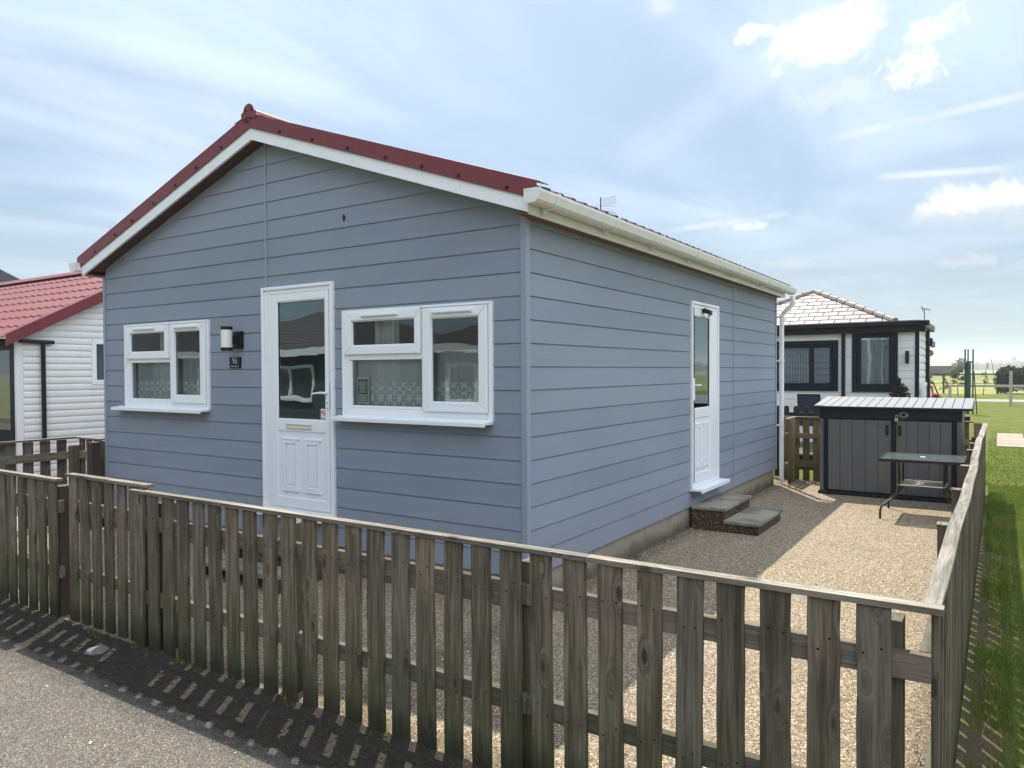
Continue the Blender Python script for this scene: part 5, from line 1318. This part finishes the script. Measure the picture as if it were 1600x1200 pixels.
bigtree(-10.5, 217, 2.2, 1.6, 'low dark bush beside the wall of the distant farm building', M_LEAFD, 500)
bigtree(-6.0, 222, 4.6, 2.2, 'spindly green tree at the right end of the distant farm building', M_LEAFM, 700)
# far wood: one mass
b = MB()
for k in range(420):
    x = rd.uniform(-500, 420); y = 1000+rd.uniform(-30, 60); h = rd.uniform(5, 12)*(1+.4*math.sin(x*.021)); r = rd.uniform(5, 11)
    leaf_cloud(b, (x, y, h*.5), (r, r, h*.55), 34, 2.2, rd, 1, 0)
for k in range(300):
    x = rd.uniform(-700, 500); leaf_cloud(b, (x, 1150, 3.4), (9, 6, 4.5), 16, 3.0, rd, 1, 0)
tag(b.build('far_wood', M_LEAFM, fix=False), kind='stuff', label='hazy line of distant trees along the horizon')
# paving slabs on the lawn
i = 0
for r_ in range(5):
    for c in range(3):
        x = 2.86+c*.62+(.0 if r_ % 2 else .0); y = 15.9+r_*.84
        o = MB().box((x, y, -.03), (x+.585, y+.80, .004)).build('paving_slab', M_PAVE, None, .01)
        row = ('nearest', 'second', 'middle', 'fourth', 'farthest')[r_]; cl_ = ('left', 'middle', 'right')[c]
        tag(o, f'sandy paving slab in the lawn, {row} row, {cl_} column', 'paving slab', 'paving slabs in the lawn')

# ------------------------------------------------------------------ bungalows across the road (seen in the glass)
def opposite(x0, x1, y1, label, cm):
    t = thing('bungalow', ((x0+x1)/2, y1-3.5, 0), label, 'bungalow', 'bungalows across the road')
    y0 = y1-7; ws = [(x0+1.0, x0+2.8, 1.0, 2.0), (x1-3.6, x1-1.4, 1.0, 2.0)]; dr = (x0+3.8, x0+4.7, .2, 2.15)
    b = MB(); clad(b, lambda u, d, z: (u, y1-d, z), x0, x1, .1, 15, .15, ws+[dr], None, 2.3); b.build('front_wall', cm, t)
    MB().box((x0, y0, 0), (x1, y1-.12, 2.28)).build('core', M_INT, t)
    for w_ in ws:
        P = lambda u, d, z: (u, y1-d, z)
        o = MB(); rect_ring(o, P, (w_[0], w_[2]), (w_[1], w_[3]), (w_[0]+.09, w_[2]+.09), (w_[1]-.09, w_[3]-.09), -.02, .05); c = (w_[0]+w_[1])/2; hx(o, P, c-.05, c+.05, -.018, .05, w_[2]+.091, w_[3]-.091)
        hx(o, P, w_[0]-.06, w_[1]+.06, -.1, -.021, w_[2]-.05, w_[2]-.01)
        wo = o.build('window', M_UPVC, t); g_ = MB(); g_.face([P(w_[0]+.08, .03, w_[2]+.08), P(w_[1]-.08, .03, w_[2]+.08), P(w_[1]-.08, .03, w_[3]-.08), P(w_[0]+.08, .03, w_[3]-.08)]); g_.build('pane', MATS['dark_reflecting_pane'], wo, fix=False)
    MB().box((dr[0], y1-.08, dr[2]), (dr[1], y1+.01, dr[3])).build('door', M_UPVC, t, .01)
    MB().box((x0-.3, y1+.25, 2.26), (x1+.3, y1+.33, 2.46)).build('fascia', M_UPVC, t)
    ov = .32; zc = 2.42; h = (y1-y0+2*ov)/2*.42
    a = [(x0-ov, y0-ov, zc), (x1+ov, y0-ov, zc), (x1+ov, y1+ov, zc), (x0-ov, y1+ov, zc)]; mid = (y0+y1)/2; w2 = (y1-y0)/2+ov
    r1, r2 = (x0-ov+w2, mid, zc+h), (x1+ov-w2, mid, zc+h)
    b = MB(); b.face([a[0], a[1], r2, r1]); b.face([a[2], a[3], r1, r2]); b.face([a[1], a[2], r2]); b.face([a[3], a[0], r1]); b.face(a)
    k = 1
    while k < 14:
        tt = k/14; L = Vector(a[3]).lerp(Vector(r1), tt); Rr = Vector(a[2]).lerp(Vector(r2), tt)
        b.tube([L+Vector((0, 0, .0)), Rr], .02, 5); k += 1
    b.build('roof', M_DTILE, t, fix=False)
opposite(-20.5, -12.4, -10.4, 'dark green bungalow across the road reflected in the front door glass', M_OPP)
opposite(-30.5, -22.3, -10.4, 'second bungalow across the road, reflected in the window beyond the lamp', M_OPP)
opposite(-9.9, -1.8, -10.4, 'third bungalow across the road, reflected in the window by the corner', M_OPP)

# ------------------------------------------------------------------ haze
hm = bpy.data.materials.new('haze'); hm.use_nodes = True; ht = hm.node_tree
for n in list(ht.nodes): ht.nodes.remove(n)
pv = ht.nodes.new('ShaderNodeVolumePrincipled'); pv.inputs['Color'].default_value = (.9, .95, 1, 1); pv.inputs['Density'].default_value = .0006; pv.inputs['Anisotropy'].default_value = .2
ho = ht.nodes.new('ShaderNodeOutputMaterial'); ht.links.new(pv.outputs[0], ho.inputs['Volume'])
hz = MB().box((-1500, -60, -1.1), (1500, 1600, 24)).build('haze', hm); tag(hz, kind='stuff')

S.render.engine = 'CYCLES'
S.cycles.max_bounces = 8; S.cycles.transparent_max_bounces = 16; S.cycles.volume_bounces = 1
